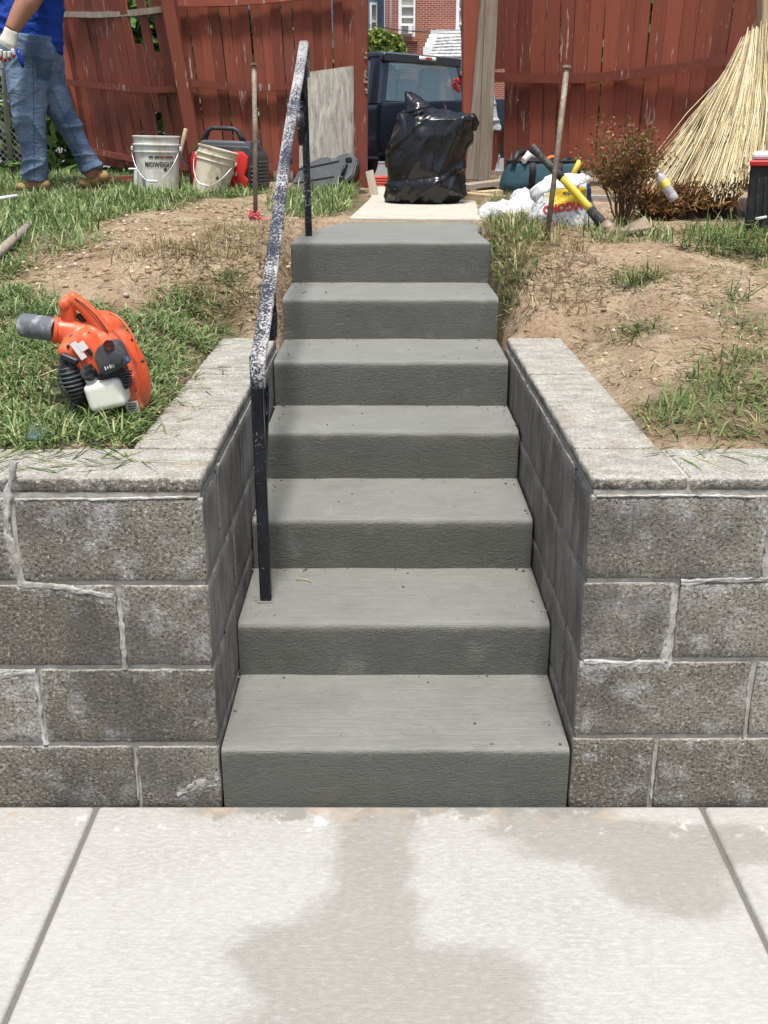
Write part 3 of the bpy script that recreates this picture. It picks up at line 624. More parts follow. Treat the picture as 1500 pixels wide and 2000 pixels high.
# moulded cap rail: shallow domed section swept along the path
b = B(); rings = []
sec = [(-.0195, -.004), (-.0195, .004), (-.016, .0085), (-.007, .011), (.007, .011), (.016, .0085), (.0195, .004), (.0195, -.004), (.013, -.009), (-.013, -.009)]
dense_path = []
for (a, c_) in zip(path, path[1:]):
    k = max(1, int(math.hypot(c_[0] - a[0], c_[1] - a[1]) / .05))
    for i in range(k): dense_path.append((a[0] + (c_[0] - a[0]) * i / k, a[1] + (c_[1] - a[1]) * i / k))
dense_path.append(path[-1])
for i, (y, z) in enumerate(dense_path):
    p0 = dense_path[max(i - 1, 0)]; p1 = dense_path[min(i + 1, len(dense_path) - 1)]; d = Vector((0, p1[0] - p0[0], p1[1] - p0[1])).normalized(); nn = Vector((0, -d.z, d.y))
    t = i / len(dense_path); xc = -.322 - .018 * t + .004 * math.sin(t * 9)
    rings.append([Vector((xc + u, y, z)) + nn * v for u, v in sec])
loft(b, rings); hput('top_rail', b, MRAIL, sharp=40)
b = B(); bar(b, (-.330, 2.613, .306), (-.330, 2.613, 1.0), .031, .031, bev=.003)
hput('post', b, MPOSTB)
b = B(); bx(b, (-.331, 2.611, .3075), (.044, .044, .005), bev=.002); jitter(b, .002, 60); hput('grout_collar', b, MSTEP)
b = B(); bar(b, (-.336, 4.725, 1.114), (-.342, 4.715, 1.885), .030, .030, bev=.003); hput('post', b, MPOSTB)
def scroll(c, r0, turns, a0, dirn, tail):
    pts = [(tail[0], tail[1])] if tail else []
    n = int(34 * turns)
    for i in range(n + 1):
        a = a0 + dirn * 2 * math.pi * turns * i / n; r_ = r0 * (1 - .72 * i / n); pts.append((c[0] + r_ * math.cos(a), c[1] + r_ * math.sin(a)))
    return pts
def flatbar(pts, x, wd=.028, th=.007):
    b = B(); rg = []
    for i, (y, z) in enumerate(pts):
        p0 = pts[max(i - 1, 0)]; p1 = pts[min(i + 1, len(pts) - 1)]; d = Vector((0, p1[0] - p0[0], p1[1] - p0[1])).normalized(); nn = Vector((0, -d.z, d.y))
        q = Vector((x, y, z)); e = Vector((wd / 2, 0, 0)); rg.append([q - e - nn * th / 2, q + e - nn * th / 2, q + e + nn * th / 2, q - e + nn * th / 2])
    loft(b, rg, smooth=False); return b
hput('scroll', flatbar(scroll((4.615, 1.56), .085, 1.4, R(80), 1, (4.70, 1.74)), -.345), MPOSTB, sharp=40)
hput('scroll', flatbar(scroll((4.63, 1.735), .05, 1.3, R(-60), -1, (4.70, 1.62)), -.343), MPOSTB, sharp=40)
hput('scroll', flatbar(scroll((2.96, 1.02), .058, 1.4, R(60), -1, (3.06, 1.18)), -.327), MPOSTB, sharp=40)
hput('scroll', flatbar(scroll((2.69, .86), .06, 1.4, R(-30), 1, (2.64, .70)), -.329), MPOSTB, sharp=40)
# ------------------------------------------------------------------ timber materials
def m_paint_wood(name, cols, peel=.60, peelc=((.42, .33, .27), (.62, .55, .50)), grain=.5):
    s = MT(name, .72, .3); p = s.oc(); rn = s.rnd(); off = s.n('CombineXYZ', {0: s.ma('MULTIPLY', rn, 31.0), 1: s.ma('MULTIPLY', rn, 17.0), 2: s.ma('MULTIPLY', rn, 7.0)}).outputs[0]
    q = s.n('VectorMath', {0: p, 1: off}, operation='ADD').outputs[0]
    g = s.noise(s.mp(q, (60, 60, 2.2)), 1.0, 5, .6, .4); bl = s.noise(q, 3.0, 4); st = s.noise(s.mp(q, (45, 45, 3.5)), 1.0, 6, .75)
    c = s.mix(cols[0], cols[1], s.mr(g, .3, .7)); c = s.mix(c, cols[2], s.ma('MULTIPLY', s.mr(bl, .45, .7), .7))
    c = s.mix(c, tuple(x * .45 for x in cols[0]), s.mr(rn, .6, 1.0, 0, .5)); c = s.mix(c, tuple(min(1, x * 1.35) for x in cols[1]), s.mr(rn, .3, .0, 0, .5))
    kn = s.mr(s.vor(s.mp(q, (9, 9, 2.6)), 1.0), .03, .07, 1, 0); c = s.mix(c, (.05, .02, .012), s.ma('MULTIPLY', kn, .7))
    pk = s.ma('ADD', st, s.mr(s.noise(q, 2.1, 3), .3, .7, -.13, .10)); pk = s.mr(pk, peel, peel + .05)
    c = s.mix(c, s.mix(peelc[0], peelc[1], g), s.ma('MULTIPLY', pk, .75))
    s.set(col=c, nrm=s.bump(s.mix(g, st, .4), .003, grain)); return s.m
def m_wood(name, c0, c1, c2, sc=(70, 70, 2.0)):
    s = MT(name, .85, .2); p = s.oc(); rn = s.rnd(); off = s.n('CombineXYZ', {0: s.ma('MULTIPLY', rn, 9.0), 1: s.ma('MULTIPLY', rn, 5.0), 2: s.ma('MULTIPLY', rn, 3.0)}).outputs[0]
    q = s.n('VectorMath', {0: p, 1: off}, operation='ADD').outputs[0]
    g = s.noise(s.mp(q, sc), 1.0, 6, .65, .6); b_ = s.noise(q, 4, 4)
    c = s.mix(c0, c1, s.mr(g, .32, .66)); c = s.mix(c, c2, s.ma('MULTIPLY', s.mr(b_, .5, .72), .8)); c = s.mix(c, tuple(x * .35 for x in c0), s.ma('MULTIPLY', s.mr(s.noise(s.mp(q, (90, 90, 3)), 1, 4), .40, .28), .8))
    s.set(col=c, nrm=s.bump(g, .003, .7)); return s.m
MRED = m_paint_wood('barn_red_paint', [(.160, .041, .023), (.235, .062, .034), (.19, .052, .029)], .66)
MREDW = m_paint_wood('worn_red_paint', [(.135, .034, .020), (.20, .052, .031), (.165, .052, .034)], .60, ((.26, .15, .10), (.48, .38, .32)))
MREDP = m_paint_wood('post_red_paint', [(.165, .042, .024), (.23, .060, .034), (.19, .052, .030)], .64)
MGREY = m_wood('weathered_grey_wood', (.19, .165, .13), (.36, .32, .26), (.25, .19, .13))
MPLY = m_wood('weathered_plywood', (.20, .185, .16), (.46, .43, .37), (.30, .27, .22), (38, 38, 4.5))
MRAW = m_wood('raw_timber', (.33, .25, .14), (.50, .40, .25), (.38, .27, .15))
# ------------------------------------------------------------------ fences
def lerp(a, b, t): return a + (b - a) * t
def pl(pts, t):
    """value on a pixel polyline at px x"""
    return None
def rail_bar(pts, hgt, thk):
    """pts: list of world points (centre line of a board on edge, seen from the camera)"""
    b = B(); P = []
    for a, c_ in zip(pts, pts[1:]):
        for i in range(4): P.append(lerp(a, c_, i / 4))
    P.append(pts[-1])
    # soften the polyline
    for _ in range(3): P = [P[0]] + [(P[i - 1] + P[i] * 2 + P[i + 1]) / 4 for i in range(1, len(P) - 1)] + [P[-1]]
    rg = []
    for p in P:
        rg.append([p + Vector((0, -thk / 2, -hgt / 2)), p + Vector((0, thk / 2, -hgt / 2)), p + Vector((0, thk / 2, hgt / 2)), p + Vector((0, -thk / 2, hgt / 2))])
    loft(b, rg, smooth=False); jitter(b, .0025, 12); return b
def fence(label, quads, n, rails, posts, wear, seed, skip=(), short={}, gap=.92, group=None, tilt=.01):
    """quads: fn t -> (bottom Vector, top Vector)"""
    rs = random.Random(seed); p0 = quads(.5)[0]; f = thing('wooden_fence', label, 'fence', (p0.x, p0.y, p0.z - .12)); o = -Vector(f.location)
    for i in range(n):
        if i in skip: continue
        t = (i + .5) / n; b0, t0 = quads(t); bl, tl = quads(i / n); br, tr = quads((i + 1) / n)
        wb, wt = (br - bl).length * gap * rs.uniform(.93, 1.05), (tr - tl).length * gap * rs.uniform(.93, 1.05)
        k = short.get(i, (0, 1)); off = Vector((rs.gauss(0, tilt), rs.uniform(-.006, .006), 0)); off2 = Vector((rs.gauss(0, tilt * .8), rs.uniform(-.008, .008), 0))
        ux = (br - bl).normalized(); nn = Vector((ux.y, -ux.x, 0)).normalized() * .016
        bm = B(); rg = []; K = 7; org = b0 + o
        for j in range(K + 1):
            v = lerp(k[0], k[1], j / K); c_ = lerp(b0 + off, t0 + off2, v) + o; hw = lerp(wb, wt, v) / 2 * (1 + .03 * math.sin(v * 9 + i)); bow = nn * (.35 * math.sin(v * 3 + i * 2.1))
            rg.append([c_ - ux * hw + bow, c_ + ux * hw + bow, c_ + ux * hw - nn + bow, c_ - ux * hw - nn + bow])
        rg = [[q - org for q in r_] for r_ in rg]
        loft(bm, rg, smooth=False); obj('picket', bm, wear[i] if isinstance(wear, dict) and i in wear else (wear.get('d') if isinstance(wear, dict) else wear), f, loc=org)
    for pts, h, th, m in rails:
        b = rail_bar(pts, h, th); bmesh.ops.translate(b, vec=o, verts=b.verts); obj('rail', b, m, f)
    for a, c_, w_, m in posts:
        b = B(); bar(b, a + o, c_ + o, w_, w_, up=(0, 1, 0), bev=.004); jitter(b, .003, 5); obj('post', b, m, f)
    return f
def quad_fn(bl, br, tl, tr, bowx=0):
    def q(t):
        return lerp(at(*bl), at(*br), t) + Vector((0, -bowx * math.sin(math.pi * t), 0)), lerp(at(*tl), at(*tr), t)
    return q
YL = lambda px: lerp(9.5, 8.2, (px - 118) / 232)
w1 = {i: MREDW for i in (3, 4, 5, 6, 9, 10, 12, 13)}; w1['d'] = MRED; w1[11] = MREDW
fence('sagging red board fence left of its leaning post, behind the man', quad_fn((168, 318, 9.45), (384, 348, 8.2), (100, -60, 9.5), (312, -90, 8.2)), 15,
      [([at(115, 27, 9.4), at(180, 30, 9.05), at(260, 26, 8.6), at(328, 17, 8.2)], .042, .038, MGREY), ([at(130, 160, 9.4), at(200, 168, 9.0), at(280, 176, 8.55), at(354, 173, 8.2)], .048, .04, MREDP), ([at(160, 290, 9.4), at(230, 305, 9.0), at(300, 318, 8.6), at(372, 328, 8.2)], .045, .035, MREDW)],
      [(at(392, 352, 8.12), at(306, -120, 8.12), .092, MREDP), (at(170, 330, 9.45), at(92, -80, 9.5), .09, MREDP)], w1, 3, short={10: (0, .62), 11: (.30, 1.0), 12: (0, .58)}, gap=.93, tilt=.012)
fence('red board fence between the leaning post and the left gate post', quad_fn((392, 345, 8.25), (695, 352, 8.25), (330, -90, 8.25), (688, -90, 8.25)), 17,
      [([at(348, 7, 8.2), at(430, 7, 8.2), at(520, 1, 8.2), at(600, -8, 8.2), at(690, -16, 8.2)], .042, .038, MREDP), ([at(370, 162, 8.2), at(440, 168, 8.2), at(520, 172, 8.2), at(590, 166, 8.2), at(690, 150, 8.2)], .048, .04, MREDP), ([at(372, 318, 8.2), at(450, 324, 8.2), at(520, 327, 8.2), at(600, 328, 8.2), at(690, 328, 8.2)], .05, .035, MREDW)],
      [], {'d': MRED, 6: MREDW, 9: MREDW, 10: MREDW}, 5, gap=.992, tilt=.006)
for (a, c_, nm) in (((384, 335, 8.26), (620, 344, 8.26), 'kickboard'),):
    b = B(); p, q = at(*a), at(*c_); bar(b, p, q, .11, .02, up=(0, 1, 0)); tag(obj('kickboard', b, MGREY), 'weathered grey board low under the red fence behind the buckets', 'board')
YR = lambda px: lerp(8.35, 7.3, (px - 965) / 500)
fence('red board fence behind the tool bag and dead shrub', quad_fn((962, 330, 8.35), (1445, 325, 7.3), (958, -110, 8.35), (1520, -110, 7.3)), 18,
      [([at(962, 150, 8.28), at(1050, 154, 8.1), at(1130, 154, 7.92), at(1200, 149, 7.78), at(1280, 140, 7.6), at(1380, 124, 7.4), at(1470, 106, 7.22)], .062, .06, MREDP)],
      [(at(1440, 400, 7.42), at(1500, -120, 7.42), .10, MREDP)], {'d': MRED, 0: MREDW, 1: MREDW, 2: MREDW}, 9, short={0: (.46, 1.0)}, gap=.978, tilt=.003)
b = B(); bar(b, at(955, 335, 8.38), at(975, 255, 8.36), .085, .016, up=(0, 1, 0)); tag(obj('broken_picket', b, MREDW), 'broken red picket stub beside the leaning grey boards', 'board')
b = B(); bar(b, at(950, 338, 8.2), at(1430, 340, 7.2), .1, .03, up=(0, 0, 1)); jitter(b, .004, 5); tag(obj('kickboard', b, MGREY), 'weathered grey base board low under the right red fence', 'board')
# gate posts
def post(name, label, px, py, Y, top, wd, mat, cat='post'):
    p = at(px, py, Y); q = at(top[0], top[1], Y); b = B()
    t = bmesh.new(); bmesh.ops.create_cube(t, size=1); bmesh.ops.scale(t, vec=(wd, wd, (q - p).length), verts=t.verts); bmesh.ops.bevel(t, geom=list(t.edges), offset=.006, segments=1, affect='EDGES')
    for i in range(1, 14):
        bmesh.ops.bisect_plane(t, geom=list(t.verts) + list(t.edges) + list(t.faces), plane_co=(0, 0, ((q - p).length) * (i / 14 - .5)), plane_no=(0, 0, 1))
    bmesh.ops.translate(t, vec=(0, 0, (q - p).length / 2), verts=t.verts); tmp_add(b, t); jitter(b, .004, 6, px)
    d = (q - p).normalized(); o = obj(name, b, mat, loc=p, label=label, cat=cat); o.rotation_euler = Vector((0, 0, 1)).rotation_difference(d).to_euler(); return o
gp = post('gate_post', 'slim red gate post with rotted knots beside the grey plywood sheet', 705, 366, 7.9, (705, -80), .098, MREDP)
# rotted hollows of the left gate post
s = MT('rotten_wood', .95, .1); p = s.pos(); s.set(col=s.mix((.03, .018, .01), (.42, .30, .16), s.mr(s.noise(p, 45, 4), .42, .58)), nrm=s.bump(s.noise(p, 80, 4), .006)); MROT = s.m
for px, py, w_, h in ((713, 108, .02, .05), (712, 150, .026, .09), (714, 178, .018, .03)):
    b = B(); q = at(px, py, 7.9 - .052) - gp.location; bx(b, q, (w_, .012, h), bev=.005); jitter(b, .006, 25); obj('rot_hollow', b, MROT, gp)
post('gate_post', 'thick red gate post behind the leaning grey boards', 921, 345, 8.15, (921, -80), .135, MREDP)
# plywood sheet, leaning grey boards
b = B(); A_, B_, C_, D_ = at(586, 143, 8.10), at(691, 128, 8.06), at(692, 350, 7.98), at(584, 352, 8.0)
loft(b, [[A_, B_, C_, D_], [v + Vector((0, .014, 0)) for v in (A_, B_, C_, D_)]], smooth=False); c0 = D_.copy(); bmesh.ops.translate(b, vec=-c0, verts=b.verts)
obj('plywood_sheet', b, MPLY, loc=c0, label='weathered grey plywood sheet leaning between fence and gate post', cat='plywood')
def plank(name, label, a, c_, wd, th, mat, cat='plank', face=(0, -1, 0), bev=.003):
    a, c_ = Vector(a), Vector(c_); b = B(); L = (c_ - a).length
    t = bmesh.new(); bmesh.ops.create_cube(t, size=1); bmesh.ops.scale(t, vec=(wd, th, L), verts=t.verts); bmesh.ops.bevel(t, geom=list(t.edges), offset=bev, segments=1, affect='EDGES')
    for i in range(1, 8): bmesh.ops.bisect_plane(t, geom=list(t.verts) + list(t.edges) + list(t.faces), plane_co=(0, 0, L * (i / 8 - .5)), plane_no=(0, 0, 1))
    bmesh.ops.translate(t, vec=(0, 0, L / 2), verts=t.verts); tmp_add(b, t); jitter(b, .004, 4, a.x)
    z = (c_ - a).normalized(); y = -Vector(face); y = (y - z * y.dot(z)).normalized(); x = y.cross(z)
    o = obj(name, b, mat, label=label, cat=cat); o.matrix_world = Matrix.Translation(a) @ Matrix((x, y, z)).transposed().to_4x4(); return o
MGREYD = m_wood('dark_weathered_wood', (.10, .082, .06), (.21, .175, .13), (.15, .10, .065))
plank('plank', 'grey weathered plank leaning on the right gate post, left of the pair', at(922, 352, 7.75), at(956, -60, 8.0), .098, .035, MGREYD)
plank('plank', 'paint-flecked grey plank leaning right of the other grey plank', at(946, 354, 7.72), at(962, -60, 7.97), .088, .035, MGREYD)
post('timber_post', 'bare timber post behind the top of the reed screen', 1495, 380, 7.15, (1502, -80), .11, MRAW)
# ------------------------------------------------------------------ chain link fence at far left
s = MT('galvanised', .35, .5, .85); s.set(col=s.mix((.30, .32, .33), (.48, .50, .51), s.noise(s.pos(), 20, 3))); MGALV = s.m
cl = thing('chain_link_fence', 'galvanised chain link fence behind the man in blue', 'fence', at(20, 300, 8.9)); o = -Vector(cl.location)
b = B(); tube(b, [at(20, 310, 8.9) + o, at(2, 80, 8.9) + o, at(-20, -160, 8.9) + o], .022, 10); obj('post', b, MGALV, cl)
b = B(); tube(b, [at(-120, 193, 8.9) + o, at(40, 200, 8.9) + o], .012, 8); obj('rail', b, MGALV, cl)
b = B()
xr_ = at(56, 300, 8.92).x; xl_ = xr_ - 1.2; z0_ = at(0, 318, 8.92).z
for k in range(-26, 48):
    for sg in (-1, 1):
        x0_ = xl_ + k * .055; ts = sorted(((xl_ - x0_) / sg, (xr_ - x0_) / sg)); t0_, t1_ = max(0, ts[0]), min(1.35, ts[1])
        if t1_ - t0_ > .03: tube(b, [Vector((x0_ + sg * t0_, 8.92, z0_ + t0_)) + o, Vector((x0_ + sg * t1_, 8.92, z0_ + t1_)) + o], .0024, 4, cap=False)
obj('mesh_wire', b, MGALV, cl, kind='stuff')
# ------------------------------------------------------------------ alley, houses, hedge
b = B(); bmesh.ops.create_grid(b, x_segments=1, y_segments=1, size=1, matrix=Matrix.Translation((0, 49.3, .93)) @ Matrix.Diagonal((60, 40, 1, 1)))
s = MT('alley', .95); s.set(col=s.mix((.11, .105, .095), (.19, .18, .165), s.noise(s.pos(), 4, 6)), nrm=s.bump(s.noise(s.pos(), 60, 3), .006)); obj('alley', b, s.m, kind='structure')
def leaves(n, cs, rs_, size, cols, shell=.55):
    """leaf faces spread through several ellipsoids"""
    V = np.zeros((n, 4, 3)); rg = np.random
    k = rg.randint(0, len(cs), n); C_ = np.array([tuple(c_) for c_ in cs])[k]; Rr = np.array(rs_)[k]
    d = rg.normal(size=(n, 3)); d /= np.linalg.norm(d, axis=1)[:, None]; rad = shell + (1 - shell) * rg.rand(n, 1); nz = 1 + .25 * np.sin(d[:, :1] * 9 + k[:, None]) * np.cos(d[:, 2:] * 8)
    P = C_ + d * rad * nz * Rr; a = rg.normal(size=(n, 3)); a /= np.linalg.norm(a, axis=1)[:, None]; u = np.cross(a, d + .4 * rg.normal(size=(n, 3))); u /= np.linalg.norm(u, axis=1)[:, None] + 1e-9; v = np.cross(u, a)
    sz = size * (.6 + .8 * rg.rand(n, 1)); V[:, 0] = P - u * sz; V[:, 1] = P + v * sz * .45; V[:, 2] = P + u * sz; V[:, 3] = P - v * sz * .45
    me = np_mesh('foliage', V.reshape(-1, 3), np.arange(n * 4).reshape(n, 4), smooth=False)
    c_ = np.array(cols)[rg.randint(0, len(cols), n)] * (.65 + .7 * rg.rand(n, 1)); ca = np.ones((n, 4, 4)); ca[:, :, :3] = c_[:, None]
    at_ = me.color_attributes.new('col', 'FLOAT_COLOR', 'POINT'); at_.data.foreach_set('color', ca.astype(np.float32).ravel()); return me
MBARK = flat('bark', (.10, .075, .05), .9, .3)
def bush(name, label, cat, base, cs, rs_, n, size, cols, group=None):
    t = thing(name, label, cat, base, group=group); o = Vector(base)
    me = leaves(n, [Vector(c_) - o for c_ in cs], rs_, size, cols); obj('foliage', me, MLEAF, t)
    b = B()
    for c_ in cs: tube(b, [(0, 0, 0), (Vector(c_) - o) * .5 + Vector((.05, 0, 0)), Vector(c_) - o], [.05, .035, .01], 7)
    obj('stem', b, MBARK, t); return t
SUNLEAF = [(.16, .22, .04), (.23, .28, .06), (.10, .17, .03), (.06, .11, .02), (.28, .30, .08)]
bush('hedge_shrub', 'sunlit yellow green shrub beyond the dark pickup cab', 'shrub', (-.5, 27, .93), [at(700, 92, 27), at(735, 88, 27), at(765, 92, 27), at(688, 70, 27), at(720, 112, 27), at(760, 118, 27)], [(.55, .6, .45), (.5, .6, .38), (.3, .5, .3), (.35, .5, .5), (.8, .7, .6), (.5, .6, .5)], 9000, .07, SUNLEAF)
for k, (px, Y, h) in enumerate(((20, 12.0, 1.6), (150, 12.5, 1.9), (330, 12.2, 1.7), (480, 12.4, 1.8), (1180, 9.6, 1.7), (1290, 9.5, 1.7), (1400, 9.3, 1.8))):  # last three are unseen shrubs, added so the right fence slits show dark
    c_ = at(px, 160, Y); lab = ['dark shrub behind the chain link fence at far left', 'dark shrub glimpsed through gaps of the left fence panel', 'dark shrub behind the leaning fence post', 'dark shrub glimpsed through the slits behind the red generator', 'unseen dark shrub added to darken the right fence slits near the tool bag', 'unseen dark shrub added to darken the right fence slits near the dead shrub', 'unseen dark shrub added to darken the right fence slits near the reed screen'][k]
    bush('backing_shrub', lab, 'shrub', (c_.x, Y, .93), [(c_.x, Y, 1.6), (c_.x + (.5 if k < 4 else .2), Y + .2, 2.2), (c_.x - (.5 if k < 4 else .2), Y, 2.3), (c_.x, Y, 2.8)], [(1.0, .5, .8), (.6, .4, .7), (.6, .4, .7), (.7, .4, .5)] if k < 4 else [(.5, .4, .8), (.4, .35, .7), (.4, .35, .7), (.4, .35, .6)], 2600, .10, DARKG)
# ------------------------------------------------------------------ houses far behind
HYB = 45.0
s = MT('red_brick', .9, .2); p = s.pos(); q = s.n('CombineXYZ', {0: s.sep(p)[0], 1: s.sep(p)[2], 2: 0.0}).outputs[0]
bk = s.n('TexBrick', {'Vector': q, 'Color1': (.33, .085, .05, 1), 'Color2': (.23, .06, .04, 1), 'Mortar': (.42, .33, .28, 1), 'Scale': 1.0, 'Mortar Size': .010, 'Brick Width': .225, 'Row Height': .076, 'Bias': .1})
c = s.mix(bk.outputs['Color'], (.40, .17, .09), s.ma('MULTIPLY', s.mr(s.noise(p, .9, 4), .5, .7), .6)); s.set(col=c, nrm=s.bump(s.ma('SUBTRACT', 1.0, bk.outputs['Fac']), .01)); MBRICK = s.m
s = MT('blue_siding', .7, .3); p = s.pos(); P = s.sep(p); k = s.ma('FRACT', s.ma('DIVIDE', P[2], .115)); s.set(col=s.mix((.10, .15, .20), (.15, .215, .275), s.noise(p, 3, 3)), nrm=s.bump(k, .012)); MBLUE = s.m
MWHITE = flat('white_paint', (.72, .72, .70), .5, .06); MDARKG = MT('window_glass', .06, .6).set(col=(.05, .06, .055)).m
MGLASSY = flat('window_blind', (.30, .31, .27), .3, .15, .6)
s = MT('slate', .75, .3); p = s.pos(); s.set(col=s.mix((.27, .28, .28), (.52, .52, .51), s.mr(s.noise(s.mp(p, (5, 5, 9)), 1, 3), .4, .6)), nrm=s.bump(s.noise(p, 12, 3), .01)); MSLATE = s.m
def facade(b, x0, x1, z0, z1, y, holes, dep=8):
    """front wall as strips round the window openings"""
    hs = sorted(holes); xs = x0
    for hx0, hx1, hz0, hz1 in hs:
        bx(b, ((xs + hx0) / 2, y + .15, (z0 + z1) / 2), (hx0 - xs, .3, z1 - z0))
        bx(b, ((hx0 + hx1) / 2, y + .15, (z0 + hz0) / 2), (hx1 - hx0, .3, hz0 - z0)); bx(b, ((hx0 + hx1) / 2, y + .15, (hz1 + z1) / 2), (hx1 - hx0, .3, z1 - hz1)); xs = hx1
    bx(b, ((xs + x1) / 2, y + .15, (z0 + z1) / 2), (x1 - xs, .3, z1 - z0))
    bx(b, ((x0 + x1) / 2, y + dep, (z0 + z1) / 2), (x1 - x0, .3, z1 - z0))
    for xx in (x0 + .15, x1 - .15): bx(b, (xx, y + dep / 2 + .07, (z0 + z1) / 2), (.3, dep - .46, z1 - z0))
def hx(px): return at(px, 40, HYB).x
def hz(py, Y=HYB): return at(780, py, Y).z
bh = thing('brick_house', 'red brick house with white windows beyond the pickup', 'house', (hx(752), HYB, .93)); o = -Vector(bh.location)
x0, x1 = hx(752), hx(752) + 9; W1 = (hx(778), hx(811), hz(72), hz(-32)); W2 = (hx(890), hx(925), hz(61), hz(-36))
b = B(); facade(b, x0, x1, .9, 9.5, HYB, [W1, W2]); bmesh.ops.translate(b, vec=o, verts=b.verts); obj('wall', b, MBRICK, bh)
def window(par, o, Wd, y, bars, fr=.13):
    a, c_, z0, z1 = Wd; b = B()
    bx(b, (a + fr / 2 + .003, y + .02, (z0 + z1) / 2), (fr, .16, z1 - z0 - .006)); bx(b, (c_ - fr * .3, y + .02, (z0 + z1) / 2), (fr * .6 - .006, .16, z1 - z0 - .006)); bx(b, ((a + c_) / 2, y + .02, z0 + fr / 2 + .003), (c_ - a - .01, .15, fr)); bx(b, ((a + c_) / 2, y + .02, z1 - fr / 2 - .003), (c_ - a - .01, .15, fr))
    for z in bars: bx(b, ((a + c_) / 2, y + .04, z), (c_ - a - .02, .1, .07))
    bmesh.ops.translate(b, vec=o, verts=b.verts); f = obj('window', b, MWHITE, par)
    b = B(); bx(b, ((a + c_) / 2, y + .09, (z0 + z1) / 2), (c_ - a - .03, .02, z1 - z0 - .03)); bmesh.ops.translate(b, vec=o, verts=b.verts); obj('pane', b, MGLASSY, f)
    b = B(); bx(b, ((a + c_) / 2, y - .05, z0 - .09), (c_ - a + .2, .16, .17)); bmesh.ops.translate(b, vec=o, verts=b.verts); obj('sill', b, MBRICK, f)
window(bh, o, W1, HYB, [hz(33), hz(12), hz(48)]); window(bh, o, W2, HYB, [hz(18), hz(46)])
b = B(); tube(b, [Vector((hx(763), HYB - .06, hz(75))) + o, Vector((hx(763), HYB - .06, 9.3)) + o], .045, 8); obj('downpipe', b, MWHITE, bh)
b = B(); prism(b, [(x0 - .4, 9.5), (x1 + .4, 9.5), (x1 - 3, 12), (x0 + 3, 12)], 8.6, TR((0, HYB + 8.3, 0), (R(90), 0, 0))); bmesh.ops.translate(b, vec=o, verts=b.verts); obj('roof', b, MSLATE, bh)
# window air conditioner
ac = thing('air_conditioner', 'white window air conditioner in the brick house window', 'air conditioner', (hx(794), HYB - .1, hz(69))); o2 = -Vector(ac.location); zz0, zz1 = hz(68), hz(50); xx0, xx1 = hx(782), hx(806)
b = B(); bx(b, ((xx0 + xx1) / 2, HYB - .14, (zz0 + zz1) / 2), (xx1 - xx0, .42, zz1 - zz0), bev=.02); bmesh.ops.translate(b, vec=o2, verts=b.verts); obj('casing', b, MWHITE, ac)
b = B()
for k in range(7): bx(b, (lerp(xx0, xx1, .36), HYB - .36, lerp(zz0, zz1, .14 + .12 * k)), ((xx1 - xx0) * .56, .02, .022))
bmesh.ops.translate(b, vec=o2, verts=b.verts); obj('grille', b, flat('ac_grille', (.16, .16, .16), .6), ac)
# side porch with slate roof
po = thing('porch', 'small slate roofed porch with white stepped flashing beside the brick house', 'porch', (hx(880), HYB - 2, .93)); o3 = -Vector(po.location)
b = B(); A_, B_, C_, D_ = at(851, 72, HYB - .1), at(935, 64, HYB - .1), at(935, 113, 42.4), at(833, 113, 42.4)
for r_ in range(7):
    for k in range(9):
        t0, t1 = r_ / 7, (r_ + 1) / 7 + .02; u0, u1 = k / 9, (k + .96) / 9
        f_ = lambda u, t: lerp(lerp(D_, C_, u), lerp(A_, B_, u), t)
        up = Vector((0, -.03, .06)); q = [f_(u0, t0) + up, f_(u1, t0) + up, f_(u1, t1) + up * .2, f_(u0, t1) + up * .2]
        loft(b, [q, [v - Vector((0, -.02, .05)) for v in q]], smooth=False)
bmesh.ops.translate(b, vec=o3, verts=b.verts); obj('roof', b, MSLATE, po)
b = B()
for k in range(5):
    p0 = lerp(D_, A_, k / 5); p1 = lerp(D_, A_, (k + 1) / 5); bx(b, ((p0.x + p1.x) / 2 - .05, (p0.y + p1.y) / 2, (p0.z + p1.z) / 2 + .12), (abs(p1.x - p0.x) + .16, .5, .34))
bx(b, ((A_.x + B_.x) / 2, A_.y - .05, A_.z + .12), (B_.x - A_.x, .14, .26)); bmesh.ops.translate(b, vec=o3, verts=b.verts); obj('flashing', b, MWHITE, po)
b = B(); bx(b, ((D_.x + C_.x) / 2 + .1, 42.4, D_.z - .10), (C_.x - D_.x, .16, .14)); bmesh.ops.translate(b, vec=o3, verts=b.verts); obj('gutter', b, MWHITE, po)
b = B(); facade(b, D_.x + .25, C_.x, .9, D_.z - .17, 42.55, [(hx(872), hx(925), hz(160, 42.5), hz(124, 42.5))], 2.3); bmesh.ops.translate(b, vec=o3, verts=b.verts); obj('wall', b, MBRICK, po)
window(po, o3, (hx(872), hx(925), hz(160, 42.5), hz(124, 42.5)), 42.55, [])
